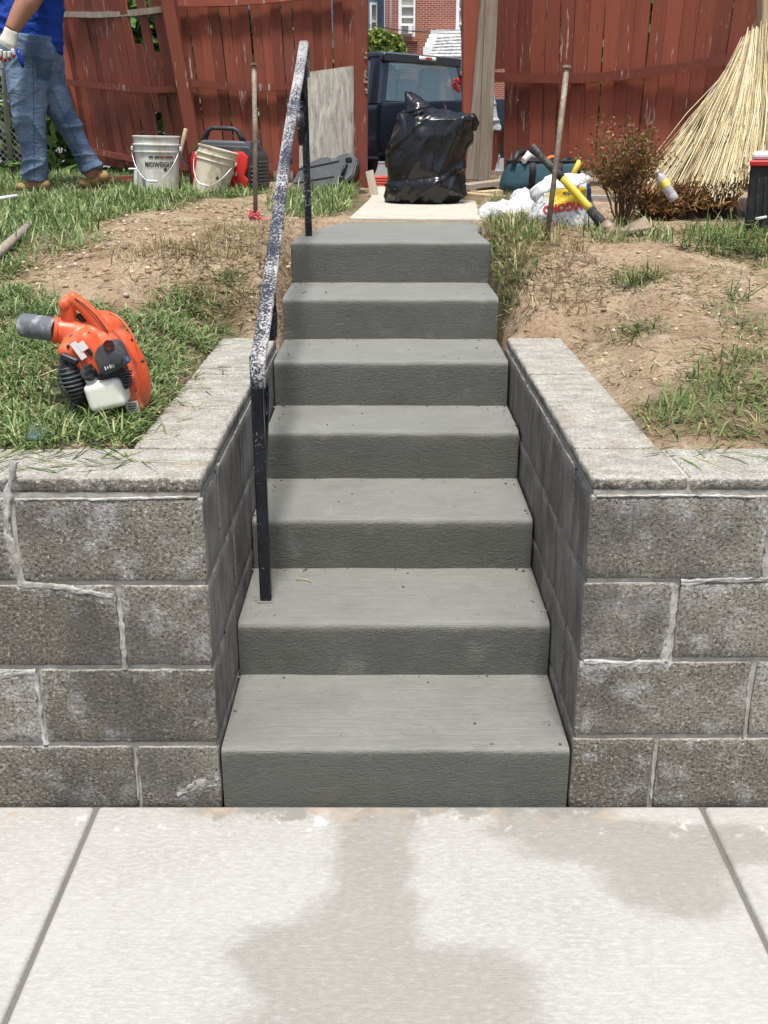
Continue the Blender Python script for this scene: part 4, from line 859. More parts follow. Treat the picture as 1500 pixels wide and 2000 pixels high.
# blue sided house
HB = 46.5; xb = lambda px: at(px, 40, HB).x
bl = thing('blue_house', 'blue clapboard house left of the brick house', 'house', (xb(720), HB, .93)); o4 = -Vector(bl.location)
WB = (xb(722), xb(737), hz(72, HB), hz(5, HB)); WB2 = (xb(672), xb(690), hz(28, HB), hz(-40, HB))
b = B(); facade(b, xb(752) - 10, xb(752) - .06, .9, 9.2, HB, [WB2, WB]); bmesh.ops.translate(b, vec=o4, verts=b.verts); obj('wall', b, MBLUE, bl)
window(bl, o4, WB, HB, [hz(42, HB)], .09); window(bl, o4, WB2, HB, [], .09)
b = B(); prism(b, [(xb(752) - 10.3, 9.2), (xb(752), 9.2), (xb(752) - 3, 11.6), (xb(752) - 7, 11.6)], 8.6, TR((0, HB + 8.3, 0), (R(90), 0, 0))); bmesh.ops.translate(b, vec=o4, verts=b.verts); obj('roof', b, MSLATE, bl)
b = B(); tube(b, [Vector((xb(748), HB - .05, 1.0)) + o4, Vector((xb(748), HB - .05, 9.1)) + o4], .04, 6); obj('corner_pipe', b, MBLUE, bl)
# overhead cables
MBLK = flat('black_rubber', (.018, .018, .018), .6, .2)
for i, (a, c_) in enumerate((((600, 18), (1010, 60)), ((600, 30), (1010, 46)), ((640, 92), (1010, 96)))):
    p0, p1 = at(*a, 38), at(*c_, 38); b = B(); tube(b, [lerp(p0, p1, k / 12) - Vector((0, 0, .35 * math.sin(math.pi * k / 12))) for k in range(13)], .011, 5)
    obj('overhead_cable', b, MBLK, label=['upper black cable strung in front of the brick house window', 'middle black cable strung in front of the brick house', 'lowest black cable passing in front of the porch roof'][i], cat='cable')
# ------------------------------------------------------------------ pickup truck
s = MT('navy_car_paint', .28, .5); s.set(col=(.010, .013, .021), coat=.8); s.b.inputs['Coat Roughness'].default_value = .08; s.b.inputs['Specular IOR Level'].default_value = .3; MNAVY = s.m
s = MT('tinted_glass', .02, .5); gl = s.n('BsdfGlossy', {'Color': (1, 1, 1, 1), 'Roughness': .02}); tp = s.n('BsdfTransparent', {'Color': (.78, .86, .84, 1)}); mx = s.n('MixShader', {0: s.mr(s.n('LayerWeight', {'Blend': .2}).outputs['Fresnel'], 0, 1, .12, .6)})
s.t.links.new(tp.outputs[0], mx.inputs[1]); s.t.links.new(gl.outputs[0], mx.inputs[2]); s.t.links.new(mx.outputs[0], s.out.inputs[0]); MTINT = s.m
MTYRE = flat('tyre', (.02, .02, .02), .85, .2); MSEAT = flat('seat_cloth', (.55, .60, .57), .9, .12); MCHROME = MT('alloy', .25, .5, .9).set(col=(.55, .55, .56)).m; MLAMP = MT('red_lens', .15, .5).set(col=(.40, .05, .03)).m; MCLEAR = MT('clear_lens', .12, .5).set(col=(.75, .72, .62)).m
phi = R(46); cl_ = at(744, 200, 13.0); tk = thing('pickup_truck', 'dark navy pickup truck parked in the alley beyond the gate', 'pickup truck', (0, 0, .93), (0, 0, R(90) + phi))
Mr = Matrix.Rotation(R(90) + phi, 3, 'Z'); lc = Vector((0, .80, 0)); tk.location = Vector((cl_.x, cl_.y, .93)) - Mr @ lc
def tput(nm, b, m, par=None, **k): return obj(nm, b, m, par or tk, **k)
def rrect(hw, z0, z1, r_, n=5):
    P = []
    for (cx_, cz, a0) in ((hw - r_, z1 - r_, 0), (-hw + r_, z1 - r_, 90), (-hw + r_, z0 + r_, 180), (hw - r_, z0 + r_, 270)):
        for i in range(n): a = R(a0 + 90 * i / (n - 1)); P.append((cx_ + r_ * math.cos(a), cz + r_ * math.sin(a)))
    return P
def shell(b, st): loft(b, [[Vector((x, y, z)) for y, z in rrect(hw, z0, z1, r_)] for x, hw, z0, z1, r_ in st])
b = B(); shell(b, [(.0, .80, .38, 1.0, .08), (.02, .86, .34, 1.03, .12), (1.45, .87, .34, 1.03, .12), (2.5, .84, .38, .98, .15), (2.72, .76, .45, .90, .15)]); tput('body', b, MNAVY, sharp=40)
b = B(); shell(b, [(.05, .70, 1.45, 1.535, .04), (.14, .72, 1.45, 1.565, .05), (.9, .70, 1.47, 1.57, .05), (1.15, .62, 1.45, 1.53, .035)]); tput('roof', b, MNAVY, sharp=40)
for sgn in (-1, 1):
    b = B(); rg = []
    for k in range(7):
        t = k / 6; rg.append([Vector((lerp(-.01, .045, t) + dx, sgn * (lerp(.845, .715, t) - dy), lerp(.99, 1.50, t))) for dx, dy in ((0, .11), (0, .03), (.03, 0), (.2, 0), (.2, .06), (.03, .11))])
    loft(b, rg); tput('rear_pillar', b, MNAVY, sharp=45)
    b = B(); rg = [[Vector((lerp(1.65, 1.1, t) + dx, sgn * (lerp(.84, .66, t) - dy), lerp(1.0, 1.49, t))) for dx, dy in ((0, .05), (0, 0), (.06, 0), (.06, .05))] for t in (0, .5, 1)]; loft(b, rg, smooth=False); tput('front_pillar', b, MNAVY)
    b = B(); q = [(.2, .835, 1.02), (1.6, .835, 1.02), (1.12, .69, 1.47), (.24, .72, 1.47)]; q = [Vector((x, sgn * y, z)) for x, y, z in q]; loft(b, [q, [v - Vector((0, sgn * .008, 0)) for v in q]], smooth=False); tput('side_window', b, MTINT)
    for xw in (-1.25, 2.0):
        Mw = TR((xw, sgn * .78, .33), (R(90), 0, 0)); b = B(); lathe(b, [(.20, -.11), (.31, -.11), (.335, -.08), (.335, .08), (.31, .11), (.20, .11)], 28, Mw); wh = tput('wheel', b, MTYRE); b = B(); lathe(b, [(0, -.09), (.20, -.1), (.20, .1), (0, .09)], 20, Mw); obj('rim', b, MCHROME, wh)
    b = B(); bx(b, (2.66, sgn * .62, .74), (.1, .26, .16), bev=.03); tput('headlight', b, MCLEAR)
    b = B(); bx(b, (-1.93, sgn * .80, .80), (.05, .13, .34), bev=.01); tput('tail_light', b, MLAMP)
b = B(); q = [(-.004, -.76, 1.02), (-.004, .76, 1.02), (.045, .65, 1.475), (.045, -.65, 1.475)]; q = [Vector(v) for v in q]; loft(b, [q, [v + Vector((.006, 0, 0)) for v in q]], smooth=False); tput('rear_window', b, MTINT)
b = B(); shell(b, [(-.012, .75, 1.455, 1.535, .02), (.06, .75, 1.455, 1.545, .02)]); tput('window_header', b, MNAVY)
b = B(); q = [(1.7, -.8, 1.02), (1.7, .8, 1.02), (1.14, .64, 1.48), (1.14, -.64, 1.48)]; q = [Vector(v) for v in q]; loft(b, [q, [v + Vector((.006, 0, 0)) for v in q]], smooth=False); tput('windscreen', b, MTINT)
# bed: floor, flanks, tailgate
for sgn in (-1, 1):
    b = B(); rg = []
    for x in (-1.94, -1.90, -.6, -.10, -.06): rg.append([Vector((x, sgn * y, z)) for y, z in ((.74, .45), (.84, .40), (.872, .52), (.868, .78), (.845, .96), (.83, .99), (.77, 1.0), (.75, .98))])
    loft(b, rg); tput('bed_side', b, MNAVY, sharp=35)
b = B(); bx(b, (-1.0, 0, .56), (1.84, 1.46, .05)); tput('bed_floor', b, MBLK)
b = B(); bx(b, (-1.925, 0, .75), (.05, 1.44, .48), bev=.015); tput('tailgate', b, MNAVY)
b = B(); bx(b, (-2.0, 0, .46), (.12, 1.7, .16), bev=.03); tput('bumper', b, MCHROME)
b = B(); bx(b, (-.42, .868, .72), (.2, .012, .17), bev=.004); tput('fuel_door', b, MNAVY)
b = B(); bx(b, (-.012, 0, 1.508), (.04, .30, .045), bev=.012); bl_ = tput('brake_light', b, MCLEAR); b = B(); bx(b, (-.028, 0, 1.508), (.02, .12, .034), bev=.005); obj('red_lens', b, MLAMP, bl_)
for y in (-.42, .42):
    b = B(); bx(b, (.42, y, .98), (.2, .44, .5), (0, R(-8), 0), bev=.06, seg=2); st_ = tput('seat', b, MSEAT); b = B(); bx(b, (.33, y, 1.29), (.12, .34, .27), bev=.05, seg=2); obj('headrest', b, MSEAT, st_)
b = B(); bx(b, (.36, 0, 1.06), (.18, .34, .46), bev=.05); tput('centre_seat', b, MSEAT)
b = B(); bx(b, (1.2, 0, .95), (.4, 1.4, .2), bev=.05); tput('dashboard', b, MBLK)
# ------------------------------------------------------------------ shared helpers for the smaller things
from mathutils.bvhtree import BVHTree
def remesh(bm, vox, smooth=4):
    me = bpy.data.meshes.new('r'); bmesh.ops.recalc_face_normals(bm, faces=bm.faces); bm.to_mesh(me); bm.free(); o = bpy.data.objects.new('r', me); COL.objects.link(o)
    m = o.modifiers.new('r', 'REMESH'); m.mode = 'VOXEL'; m.voxel_size = vox
    if smooth: q = o.modifiers.new('s', 'SMOOTH'); q.iterations = smooth; q.factor = .5
    bpy.context.view_layer.update(); ev = bpy.data.meshes.new_from_object(o.evaluated_get(bpy.context.evaluated_depsgraph_get()))
    bpy.data.objects.remove(o); b = bmesh.new(); b.from_mesh(ev); bpy.data.meshes.remove(ev)
    for f in b.faces: f.smooth = True
    return b
def displace(bm, fn):
    bm.normal_update(); d = [(v, v.normal * fn(v.co)) for v in bm.verts]
    for v, q in d: v.co += q
def ridge(p): return 1 - abs(mn.noise(p)) * 2
def lower(z, x, y): return float(zs(np.array([x]), np.array([y]))[0])
def gp_(px, py):
    p = gnd(px, py); return Vector((p.x, p.y, lower(0, p.x, p.y)))
def put_on(t): # a thing's mesh helper bound to its origin
    o = -Vector(t.location)
    def f(nm, b, m, par=None, **k):
        bmesh.ops.translate(b, vec=o, verts=b.verts); return obj(nm, b, m, par or t, **k)
    return f
def ell(bm, c, r, rot=(0, 0, 0), n=20, m=12):
    t = bmesh.new(); bmesh.ops.create_uvsphere(t, u_segments=n, v_segments=m, radius=1)
    for f in t.faces: f.smooth = True
    tmp_add(bm, t, TR(c, rot, r))
def rrod(bm, a, b_, r, n=10): tube(bm, [a, lerp(Vector(a), Vector(b_), .02), lerp(Vector(a), Vector(b_), .98), b_], [r * .8, r, r, r * .8], n)
# ------------------------------------------------------------------ blower
MORG = flat('orange_plastic', (.62, .085, .022), .42, .10, .45, dirt=((.40, .24, .15), .6, 10)); MDGREY = flat('dark_grey_plastic', (.045, .048, .052), .5, .2, .4, dirt=((.20, .18, .15), .3, 12))
MNOZ = flat('scuffed_grey_tube', (.105, .115, .125), .55, .2, .35, dirt=((.50, .50, .48), .75, 20)); MBLACK = flat('black_plastic', (.014, .014, .015), .5, .25, .4, dirt=((.12, .11, .09), .25, 15))
s = MT('milky_tank', .35, .4); p = s.oc(); s.set(col=s.mix((.62, .63, .52), (.74, .74, .66), s.noise(p, 8, 3)), sss=.25); s.b.inputs['Subsurface Radius'].default_value = (.02, .02, .015); MTANK = s.m
MSTICK = flat('white_sticker', (.70, .68, .66), .45, .08)
bp = gp_(205, 806); BY = bp.y + .02
def Q(px, py, d=0): return at(px, py, BY + d)
bw = thing('leaf_blower', 'orange handheld leaf blower with grey stub tube resting on the grass', 'leaf blower', bp); pb = put_on(bw)
U = 1 / 745.
b = B(); ell(b, Q(228, 712, .02), (62 * U, .082, 108 * U), (0, R(-20), R(14)), 28, 16); ell(b, Q(196, 640, .02), (50 * U, .06, 45 * U), (0, R(-30), 0))
bx(b, Q(172, 690, -.03), (86 * U, .11, 104 * U), (0, R(-32), 0), bev=.028, seg=3)
tube(b, [Q(185, 655, .0), Q(140, 640, -.01), Q(100, 634, -.02)], [.040, .037, .034], 20)
bx(b, Q(268, 785, -.01), (26 * U, .10, 46 * U), (0, R(-14), 0), bev=.01); bx(b, Q(218, 790, .02), (110 * U, .13, 22 * U), (0, R(2), 0), bev=.01)
bx(b, Q(248, 738, -.06), (34 * U, .05, 16 * U), (0, R(-12), 0), bev=.008)
b = remesh(b, .0042, 5); pb('housing', b, MORG)
b = B(); arc = [Q(216 + 62 * math.sin(R(a)) - 10 * math.cos(R(a)), 708 - 108 * math.cos(R(a)) - 2, -.035 - .03 * math.sin(R(a))) for a in range(8, 165, 8)]; tube(b, arc, .0035, 6); pb('seam_ridge', b, MORG)
for px, py, d in ((262, 655, -.045), (283, 700, -.045), (158, 640, -.062), (190, 735, -.09), (128, 668, -.085), (272, 760, -.055)):
    b = B(); lathe(b, [(0, .002), (.0042, .0015), (.0045, -.006), (0, -.006)], 10, TR(Q(px, py, d), (R(90), 0, 0))); pb('screw', b, MBLACK)
b = B(); tube(b, [Q(212, 640, -.037), Q(186, 604, -.040), Q(160, 580, -.038), Q(142, 568, -.036)], .0016, 5); pb('handle_seam', b, MBLACK)
b = B(); bx(b, Q(160, 612, -.012), (30 * U, .014, 12 * U), (0, R(40), 0), bev=.005); pb('trigger', b, MBLACK)
b = B(); P3 = [Q(222, 672, -.01), Q(206, 640, -.015), Q(180, 606, -.02), Q(156, 582, -.02), Q(138, 569, -.02), Q(126, 576, -.02), Q(127, 596, -.02), Q(133, 622, -.015), Q(140, 645, -.01)]
tube(b, P3, [.026, .021, .017, .016, .017, .018, .017, .016, .024], 14, flat=(1.25, 1)); b = remesh(b, .004, 4); pb('handle', b, MORG)
b = B(); lathe(b, [(0, -.012), (.014, -.012), (.015, .008), (.010, .012), (0, .012)], 14, TR(Q(120, 581, -.03), (R(90), 0, R(20)))); pb('throttle_knob', b, MORG)
b = B(); tube(b, [Q(108, 635, -.018), Q(36, 624, .015)], [.0335, .0325], 28, cap=False); tube(b, [Q(36, 624, .015), Q(46, 626, .01), Q(60, 628, .0)], [.0325, .029, .028], 28, cap=False); pb('blower_tube', b, MNOZ)
b = B(); tube(b, [Q(104, 634.5, -.02), Q(97, 633.5, -.023)], [.0375, .0375], 28); pb('tube_collar', b, MORG, sharp=40)
def pix_prism(poly, d0, th, bev, seg=2):
    b_ = B(); c_ = Q(sum(p[0] for p in poly) / len(poly), sum(p[1] for p in poly) / len(poly), d0); pts = [Q(x, y, d0) - c_ for x, y in poly]
    prism(b_, [(p.x, p.z) for p in pts], th, TR(c_ + Vector((0, th / 2, 0)), (R(90), 0, 0)), bev, seg); return b_
b = pix_prism([(185, 688), (192, 668), (210, 656), (234, 655), (246, 676), (258, 702), (232, 716), (206, 727), (194, 712)], -.105, .05, .008); cov = pb('filter_cover', b, MDGREY, sharp=40)
b = B(); lathe(b, [(0, -.008), (.0165, -.008), (.0175, 0), (.0165, .008), (.006, .010), (0, .010)], 20, TR(Q(228, 692, -.133), (R(90), 0, 0))); pb('cover_knob', b, MDGREY, cov, sharp=40)
b = B(); lathe(b, [(0, .0005), (.012, .0012), (.014, .0025), (.0145, -.004), (0, -.004)], 18, TR(Q(213, 666, -.131), (R(90), 0, 0))); pb('cover_hole', b, flat('dark_red_rubber', (.06, .012, .010), .3, .2), cov)
for k, (dx, h) in enumerate(((0, 7), (5, 4), (10, 7), (13, 7), (17, 7))):
    b = B(); bx(b, Q(206 + dx, 714 - dx * .35, -.1315), (2 * U, .002, h * U), (0, R(-15), 0)); pb('choke_mark', b, MSTICK, cov)
b = B(); bx(b, Q(252, 694, -.131), (6 * U, .002, 9 * U), (0, R(-20), 0)); pb('blue_label', b, flat('blue_label', (.05, .16, .35), .4), cov)
b = B(); bx(b, Q(216, 735, -.045), (84 * U, .09, 46 * U), (0, R(-12), 0), bev=.006); pb('engine_block', b, MBLACK)
for k in range(5): b = B(); bx(b, Q(250, 722 + k * 6, -.085), (22 * U, .02, 2.4 * U), (0, R(-12), 0)); pb('cooling_fin', b, MDGREY)
b = B(); bx(b, Q(211, 765, -.075), (76 * U, .085, 58 * U), (0, R(-13), 0), bev=.014, seg=3); bx(b, Q(182, 742, -.08), (26 * U, .045, 40 * U), (0, R(-24), 0), bev=.012, seg=2); b = remesh(b, .0035, 3); tk_ = pb('fuel_tank', b, MTANK)
b = B(); lathe(b, [(0, -.010), (.0205, -.010), (.021, .009), (.018, .012), (0, .012)], 22, TR(Q(171, 724, -.10), (R(62), R(-22), 0))); bar(b, Q(163, 716, -.118), Q(178, 708, -.118), .007, .012); pb('fuel_cap', b, MBLACK, tk_, sharp=40)
b = B(); ell(b, Q(146, 738, -.055), (26 * U, .06, 58 * U), (0, R(-17), 0), 24, 14); gr_ = pb('starter_cover', b, MBLACK)
for k in range(11):
    t = k / 10; b = B(); px, py = lerp(130, 158, t), lerp(700, 783, t); r_ = .036 * math.sin(math.pi * (.18 + .68 * t)) + .004
    tube(b, [Q(px, py, -.055) + Vector((r_ * math.cos(a), -.062 * math.sin(a) * (r_ / .036), .006 * math.cos(a))) for a in [R(10 + 16 * i) for i in range(11)]], .0032, 6); pb('rib', b, MDGREY, gr_)
b = B(); bx(b, Q(131, 694, -.10), (36 * U, .02, 14 * U), (0, R(24), 0), bev=.004); bx(b, Q(136, 708, -.09), (12 * U, .018, 22 * U), (0, R(-15), 0), bev=.003); pb('pull_handle', b, MBLACK)
b = B(); bx(b, Q(150, 677, -.0915), (13 * U, .002, 38 * U), (0, R(-32), 0)); pb('sticker', b, MSTICK)
b = B(); bx(b, Q(158, 668, -.0925), (16 * U, .002, 18 * U), (0, R(-32), 0)); pb('sticker', b, MSTICK)
b = B(); ell(b, Q(140, 652, -.045), (.013, .014, .013)); pb('primer_bulb', b, MDGREY)
for k in range(3): b = B(); bx(b, Q(170 + k * 5, 642 + k * 7, -.0665), (5 * U, .004, 9 * U), (0, R(40), 0), bev=.002); pb('vent_slot', b, MBLACK)
b = B(); bx(b, Q(173, 680, -.0875), (9 * U, .004, 14 * U), (0, R(-30), 0), bev=.002); pb('vent_slot', b, MBLACK)
b = B(); bx(b, Q(262, 795, -.075), (26 * U, .003, 24 * U), (0, R(-8), 0)); lb = pb('data_plate', b, flat('silver_label', (.42, .43, .44), .4, .2))
for k in range(4): b = B(); bx(b, Q(262, 788 + k * 5, -.0775), (17 * U, .002, 1.6 * U), (0, R(-8), 0)); pb('print_line', b, MBLACK, lb)
bw.scale = (.94, .94, .94)
# ------------------------------------------------------------------ buckets
s = MT('dirty_white_plastic', .55, .35); p = s.oc(); P = s.sep(p)
c = s.mix((.60, .585, .53), (.70, .69, .64), s.noise(p, 6, 4)); c = s.mix(c, (.38, .31, .20), s.ma('MULTIPLY', s.mr(s.noise(s.mp(p, (9, 9, 4)), 1, 6, .7), .48, .68), .75)); c = s.mix(c, (.46, .47, .45), s.ma('MULTIPLY', s.mr(s.noise(p, 11, 5, .7), .52, .64), .5)); s.set(col=c); MBUCK = s.m
s = MT('muddy_cream_plastic', .6, .3); p = s.oc()
c = s.mix((.52, .46, .33), (.64, .59, .46), s.noise(p, 6, 4)); c = s.mix(c, (.24, .17, .09), s.ma('MULTIPLY', s.mr(s.noise(s.mp(p, (8, 8, 5)), 1, 6, .7), .50, .68), .8)); s.set(col=c); MBUCK2 = s.m
MMUD = flat('wet_mud', (.14, .10, .06), .8, .4, .3, .004)
BPROF = [(0, .012), (.125, .012), (.128, 0), (.132, .004), (.1435, .262), (.1515, .264), (.1515, .270), (.1445, .272), (.146, .305), (.156, .307), (.156, .314), (.147, .316), (.149, .352), (.155, .354), (.156, .364), (.149, .366), (.146, .36), (.128, .05), (0, .045)]
def bucket(label, loc, rot, m, printed):
    t = thing('bucket', label, 'bucket', loc, rot); b = B(); lathe(b, BPROF, 48); sh = obj('shell', b, m, t, sharp=40)
    b = B(); lathe(b, [(0, .16), (.13, .15), (.137, .21), (.1365, .15), (0, .12)], 32); jitter(b, .008, 20); obj('mud', b, MMUD, t)
    b = B()
    hp = [Vector((.158 * math.cos(a), -.02 - .155 * math.sin(a), .285 - .205 * math.sin(a) ** 1.5)) for a in [R(6 + 168 * i / 16) for i in range(17)]]
    tube(b, hp, .0026, 6); h = obj('bail', b, MGALV, t); b = B(); rrod(b, hp[7], hp[9] + (hp[9] - hp[8]) * .2, .008); obj('grip', b, MSTICK, h)
    for sg in (-1, 1): b = B(); bx(b, (sg * .158, -.01, .285), (.02, .03, .03), bev=.006); obj('ear', b, m, t)
    if printed:
        def wrap(me, z0, a0):
            for v in me.vertices:
                z = z0 + v.co.y; r_ = .1335 + (.1435 - .132) * (z / .262) + .0005 + (.0012 if v.co.z > 0 else 0); a = a0 + v.co.x / .138; v.co = (r_ * math.sin(a), -r_ * math.cos(a), z)
            return me
        obj('lettering', wrap(text_mesh('MIDWEIGHT', .043, .002, .0010, sx=.80), .188, .30), MDARKP, t)
        for k, (x0, w_, m2) in enumerate(((-.055, .028, MDARKP), (-.018, .03, MDARKP), (.014, .025, MREDP2), (.060, .058, MREDP2))):
            b = B(); n_ = 8
            rows = [[(.1335 + .0115 * z / .262 + .001) * 1 * math.sin(.32 + (x0 + w_ * (i / n_ - .5)) / .138) for i in range(n_ + 1)] for z in (.207, .221)]
            vv = [[b.verts.new(((.1335 + .0115 * z / .262 + .0012) * math.sin(.32 + (x0 + w_ * (i / n_ - .5)) / .138), -(.1335 + .0115 * z / .262 + .0012) * math.cos(.32 + (x0 + w_ * (i / n_ - .5)) / .138), z)) for i in range(n_ + 1)] for z in (.228, .240)]
            for i in range(n_): b.faces.new((vv[0][i], vv[0][i + 1], vv[1][i + 1], vv[1][i]))
            obj('print_line', b, m2, t)
        b = B()
        vv = [[b.verts.new(((.1335 + .0115 * z / .262 + .001) * math.sin(-.55 + .20 * (i / 5 - .5)), -(.1335 + .0115 * z / .262 + .001) * math.cos(-.55 + .20 * (i / 5 - .5)), z)) for i in range(6)] for z in (.03, .11)]
        for i in range(5): b.faces.new((vv[0][i], vv[0][i + 1], vv[1][i + 1], vv[1][i]))
        obj('barcode', b, MCODE, t)
    return t
MDARKP = flat('dark_print', (.05, .055, .06), .6, .3); MREDP2 = flat('red_print', (.22, .04, .04), .6, .3); MCODE = flat('bluegrey_print', (.17, .19, .22), .6, .5, scale=120)
q = gp_(311, 377); bucket('dirty white bucket printed MIDWEIGHT beside the leaning fence post', q - Vector((0, 0, .01)), (0, R(1), 0), MBUCK, True); BK1 = q
b = B(); rrod(b, q + Vector((.10, .03, .08)), q + Vector((.195, .06, .40)), .014); bmesh.ops.translate(b, vec=-q, verts=b.verts); obj('wooden_stick', b, MRAW, loc=q, label='short pale wooden tool handle sticking out of the printed bucket', cat='handle')
q = gp_(408, 379); bk2 = bucket('muddy cream bucket tilted against the red generator', q + Vector((0, 0, -.012)), (R(-4), R(14), R(-10)), MBUCK2, False); bk2.scale = (.86, .86, .86)
# ------------------------------------------------------------------ generator
MGRED = flat('red_plastic', (.52, .022, .020), .4, .08, .4); MGBLK = flat('generator_black', (.022, .024, .028), .5, .2, .35, dirt=((.15, .14, .12), .3)); MGTOP = flat('generator_slate', (.06, .065, .075), .5, .15, .4)
q = gp_(447, 374) + Vector((0, .1, 0)); ge = thing('generator', 'red and black portable generator behind the tilted bucket', 'generator', q, (0, 0, R(-10)))
def gput(nm, b, m, par=None, **k): return obj(nm, b, m, par or ge, **k)
b = B(); prism(b, [(-.235, .0), (.235, .0), (.245, .06), (.235, .22), (.19, .285), (-.17, .30), (-.235, .235), (-.245, .06)], .30, TR((0, .15, .01), (R(90), 0, 0)), bev=.014, seg=2); gput('casing', b, MGBLK, sharp=40)
b = B(); prism(b, [(-.215, .015), (.175, .015), (.18, .07), (.155, .10), (.18, .15), (.185, .215), (.15, .250), (-.20, .250), (-.22, .2)], .03, TR((0, -.146, .01), (R(90), 0, 0)), bev=.008, seg=2); fp = gput('front_panel', b, MGRED, sharp=40)
b = B(); prism(b, [(-.03, .02), (.10, .02), (.085, .075), (-.02, .09)], .012, TR((0, -.172, .01), (R(90), 0, 0)), bev=.004); gput('raised_panel', b, MGRED, fp, sharp=40)
me = text_mesh('IN', .042, .003, .0015); me.transform(TR((.085, -.1775, .118), (R(90), 0, 0))); obj('lettering', me, MSTICK, fp)
b = B(); prism(b, [(-.19, .285), (.185, .265), (.15, .325), (-.15, .335)], .26, TR((0, .13, 0), (R(90), 0, 0)), bev=.014, seg=2); gput('top_cover', b, MGTOP, sharp=40)
b = B()
tube(b, [(-.155, -.06, .325), (-.12, -.06, .395), (-.09, -.06, .41), (.06, -.06, .405), (.09, -.06, .39), (.125, -.06, .315)], [.022, .017, .015, .015, .017, .022], 10, flat=(1, 1.2)); gput('carry_handle', b, MGBLK)
b = B(); lathe(b, [(0, .0), (.034, 0), (.036, .02), (.03, .03), (0, .032)], 20, TR((.185, .02, .30))); gput('fuel_cap', b, MGTOP, sharp=40)
for k in range(7): b = B(); bx(b, (.246, -.02, .055 + k * .023), (.012, .19, .011), bev=.003); gput('vent_slat', b, MGTOP)
for k in range(5): b = B(); bx(b, (.212, -.152, .05 + k * .028), (.036, .012, .012), bev=.003); gput('vent_slat', b, MGTOP)
# ------------------------------------------------------------------ tool case
MCASE = flat('case_plastic', (.040, .045, .050), .55, .2, .35, dirt=((.22, .21, .19), .35, 9))
CY_ = 7.66; c0 = at(630, 366, CY_); tc = thing('tool_case', 'dark grey plastic tool case tilted against the plywood sheet', 'tool case', c0)
def cpt(x, y, d=0): return at(x, y, CY_ + (366 - y) * .0016 + d) - c0
def case_slab(poly, d, th, bev=.010):
    b_ = B(); F0 = [cpt(x, y, d) for x, y in poly]; loft(b_, [F0, [p + Vector((.012, th, -.012)) for p in F0]], smooth=False); bmesh.ops.recalc_face_normals(b_, faces=b_.faces); bmesh.ops.bevel(b_, geom=list(b_.edges), offset=bev, segments=2, affect='EDGES'); return b_
CPOLY = [(560, 375), (589, 321), (612, 315), (618, 309), (642, 305), (650, 311), (662, 302), (683, 297), (698, 314), (690, 342), (668, 362), (610, 370)]
obj('lid', case_slab(CPOLY, 0, .05), MCASE, tc, sharp=40); obj('base_shell', case_slab([(x + 3, y + 1) for x, y in CPOLY], .056, .055), MCASE, tc, sharp=40)
for a, c_ in (((584, 330), (662, 314)), ((574, 357), (652, 344))): b = B(); bar(b, cpt(*a, -.002), cpt(*c_, -.002), .014, .012, up=(0, -1, 0), bev=.003); obj('lid_rib', b, MCASE, tc)
for px, py in ((681, 312), (667, 350)):
    b = B(); bx(b, cpt(px, py, -.006), (.045, .016, .040), (0, R(-10), 0), bev=.006); l_ = obj('latch', b, MBLACK, tc); b = B(); bx(b, cpt(px, py - 4, -.016), (.036, .010, .012), (0, R(-10), 0), bev=.003); obj('latch_lip', b, MCASE, l_)
b = B(); tube(b, [cpt(677, 322, 0), cpt(674, 323, -.03), cpt(669, 338, -.03), cpt(668, 340, 0)], .010, 8); obj('carry_handle', b, MBLACK, tc)
# ------------------------------------------------------------------ steel form stakes
s = MT('rusty_steel', .7, .3, .35); p = s.oc(); c = s.mix((.16, .12, .085), (.30, .255, .20), s.mr(s.noise(p, 18, 5, .7), .35, .65)); c = s.mix(c, (.42, .36, .28), s.ma('MULTIPLY', s.mr(s.noise(p, 50, 4), .55, .7), .7)); s.set(col=c, nrm=s.bump(s.noise(p, 90, 4), .002)); MSTEEL = s.m
def stake(label, base, top):
    base, top = Vector(base), Vector(top); t = thing('form_stake', label, 'stake', base); b = B(); d = top - base; tube(b, [Vector((0, 0, -.06)), d * .5 + Vector((.004, 0, 0)), d], [.0115, .0120, .0122], 10); obj('rod', b, MSTEEL, t)
    b = B(); tube(b, [d, d + d.normalized() * .010], [.018, .0175], 12); obj('mushroomed_head', b, MSTEEL, t, sharp=40); return t
q = gp_(498, 432); stake('upright rusty steel stake on the dirt left of the handrail', q, at(496, 127, q.y)); 
MPINK = flat('pink_tape', (.60, .10, .13), .5, .15)
b = B()
for k in range(5): tube(b, [q + Vector((.026 * math.cos(a * 1.1 + k), -.01 + .022 * math.sin(a + k * 2), .016 + .006 * k + .01 * math.sin(a * 2 + k))) for a in [i * .5 for i in range(13)]], .0035, 5, flat=(1.6, .5))
tube(b, [q + Vector((.02, -.02, .02)), q + Vector((.05, -.06, .006)), q + Vector((.075, -.09, .01))], .005, 5, flat=(1.5, .5)); bmesh.ops.translate(b, vec=-q, verts=b.verts); obj('marking_tape', b, MPINK, loc=q, label='pink marking tape knotted round the foot of the left stake', cat='tape')
q = gp_(1066, 468); stake('slanting rusty steel stake in the dirt right of the landing', q, at(1107, 133, q.y + .05))
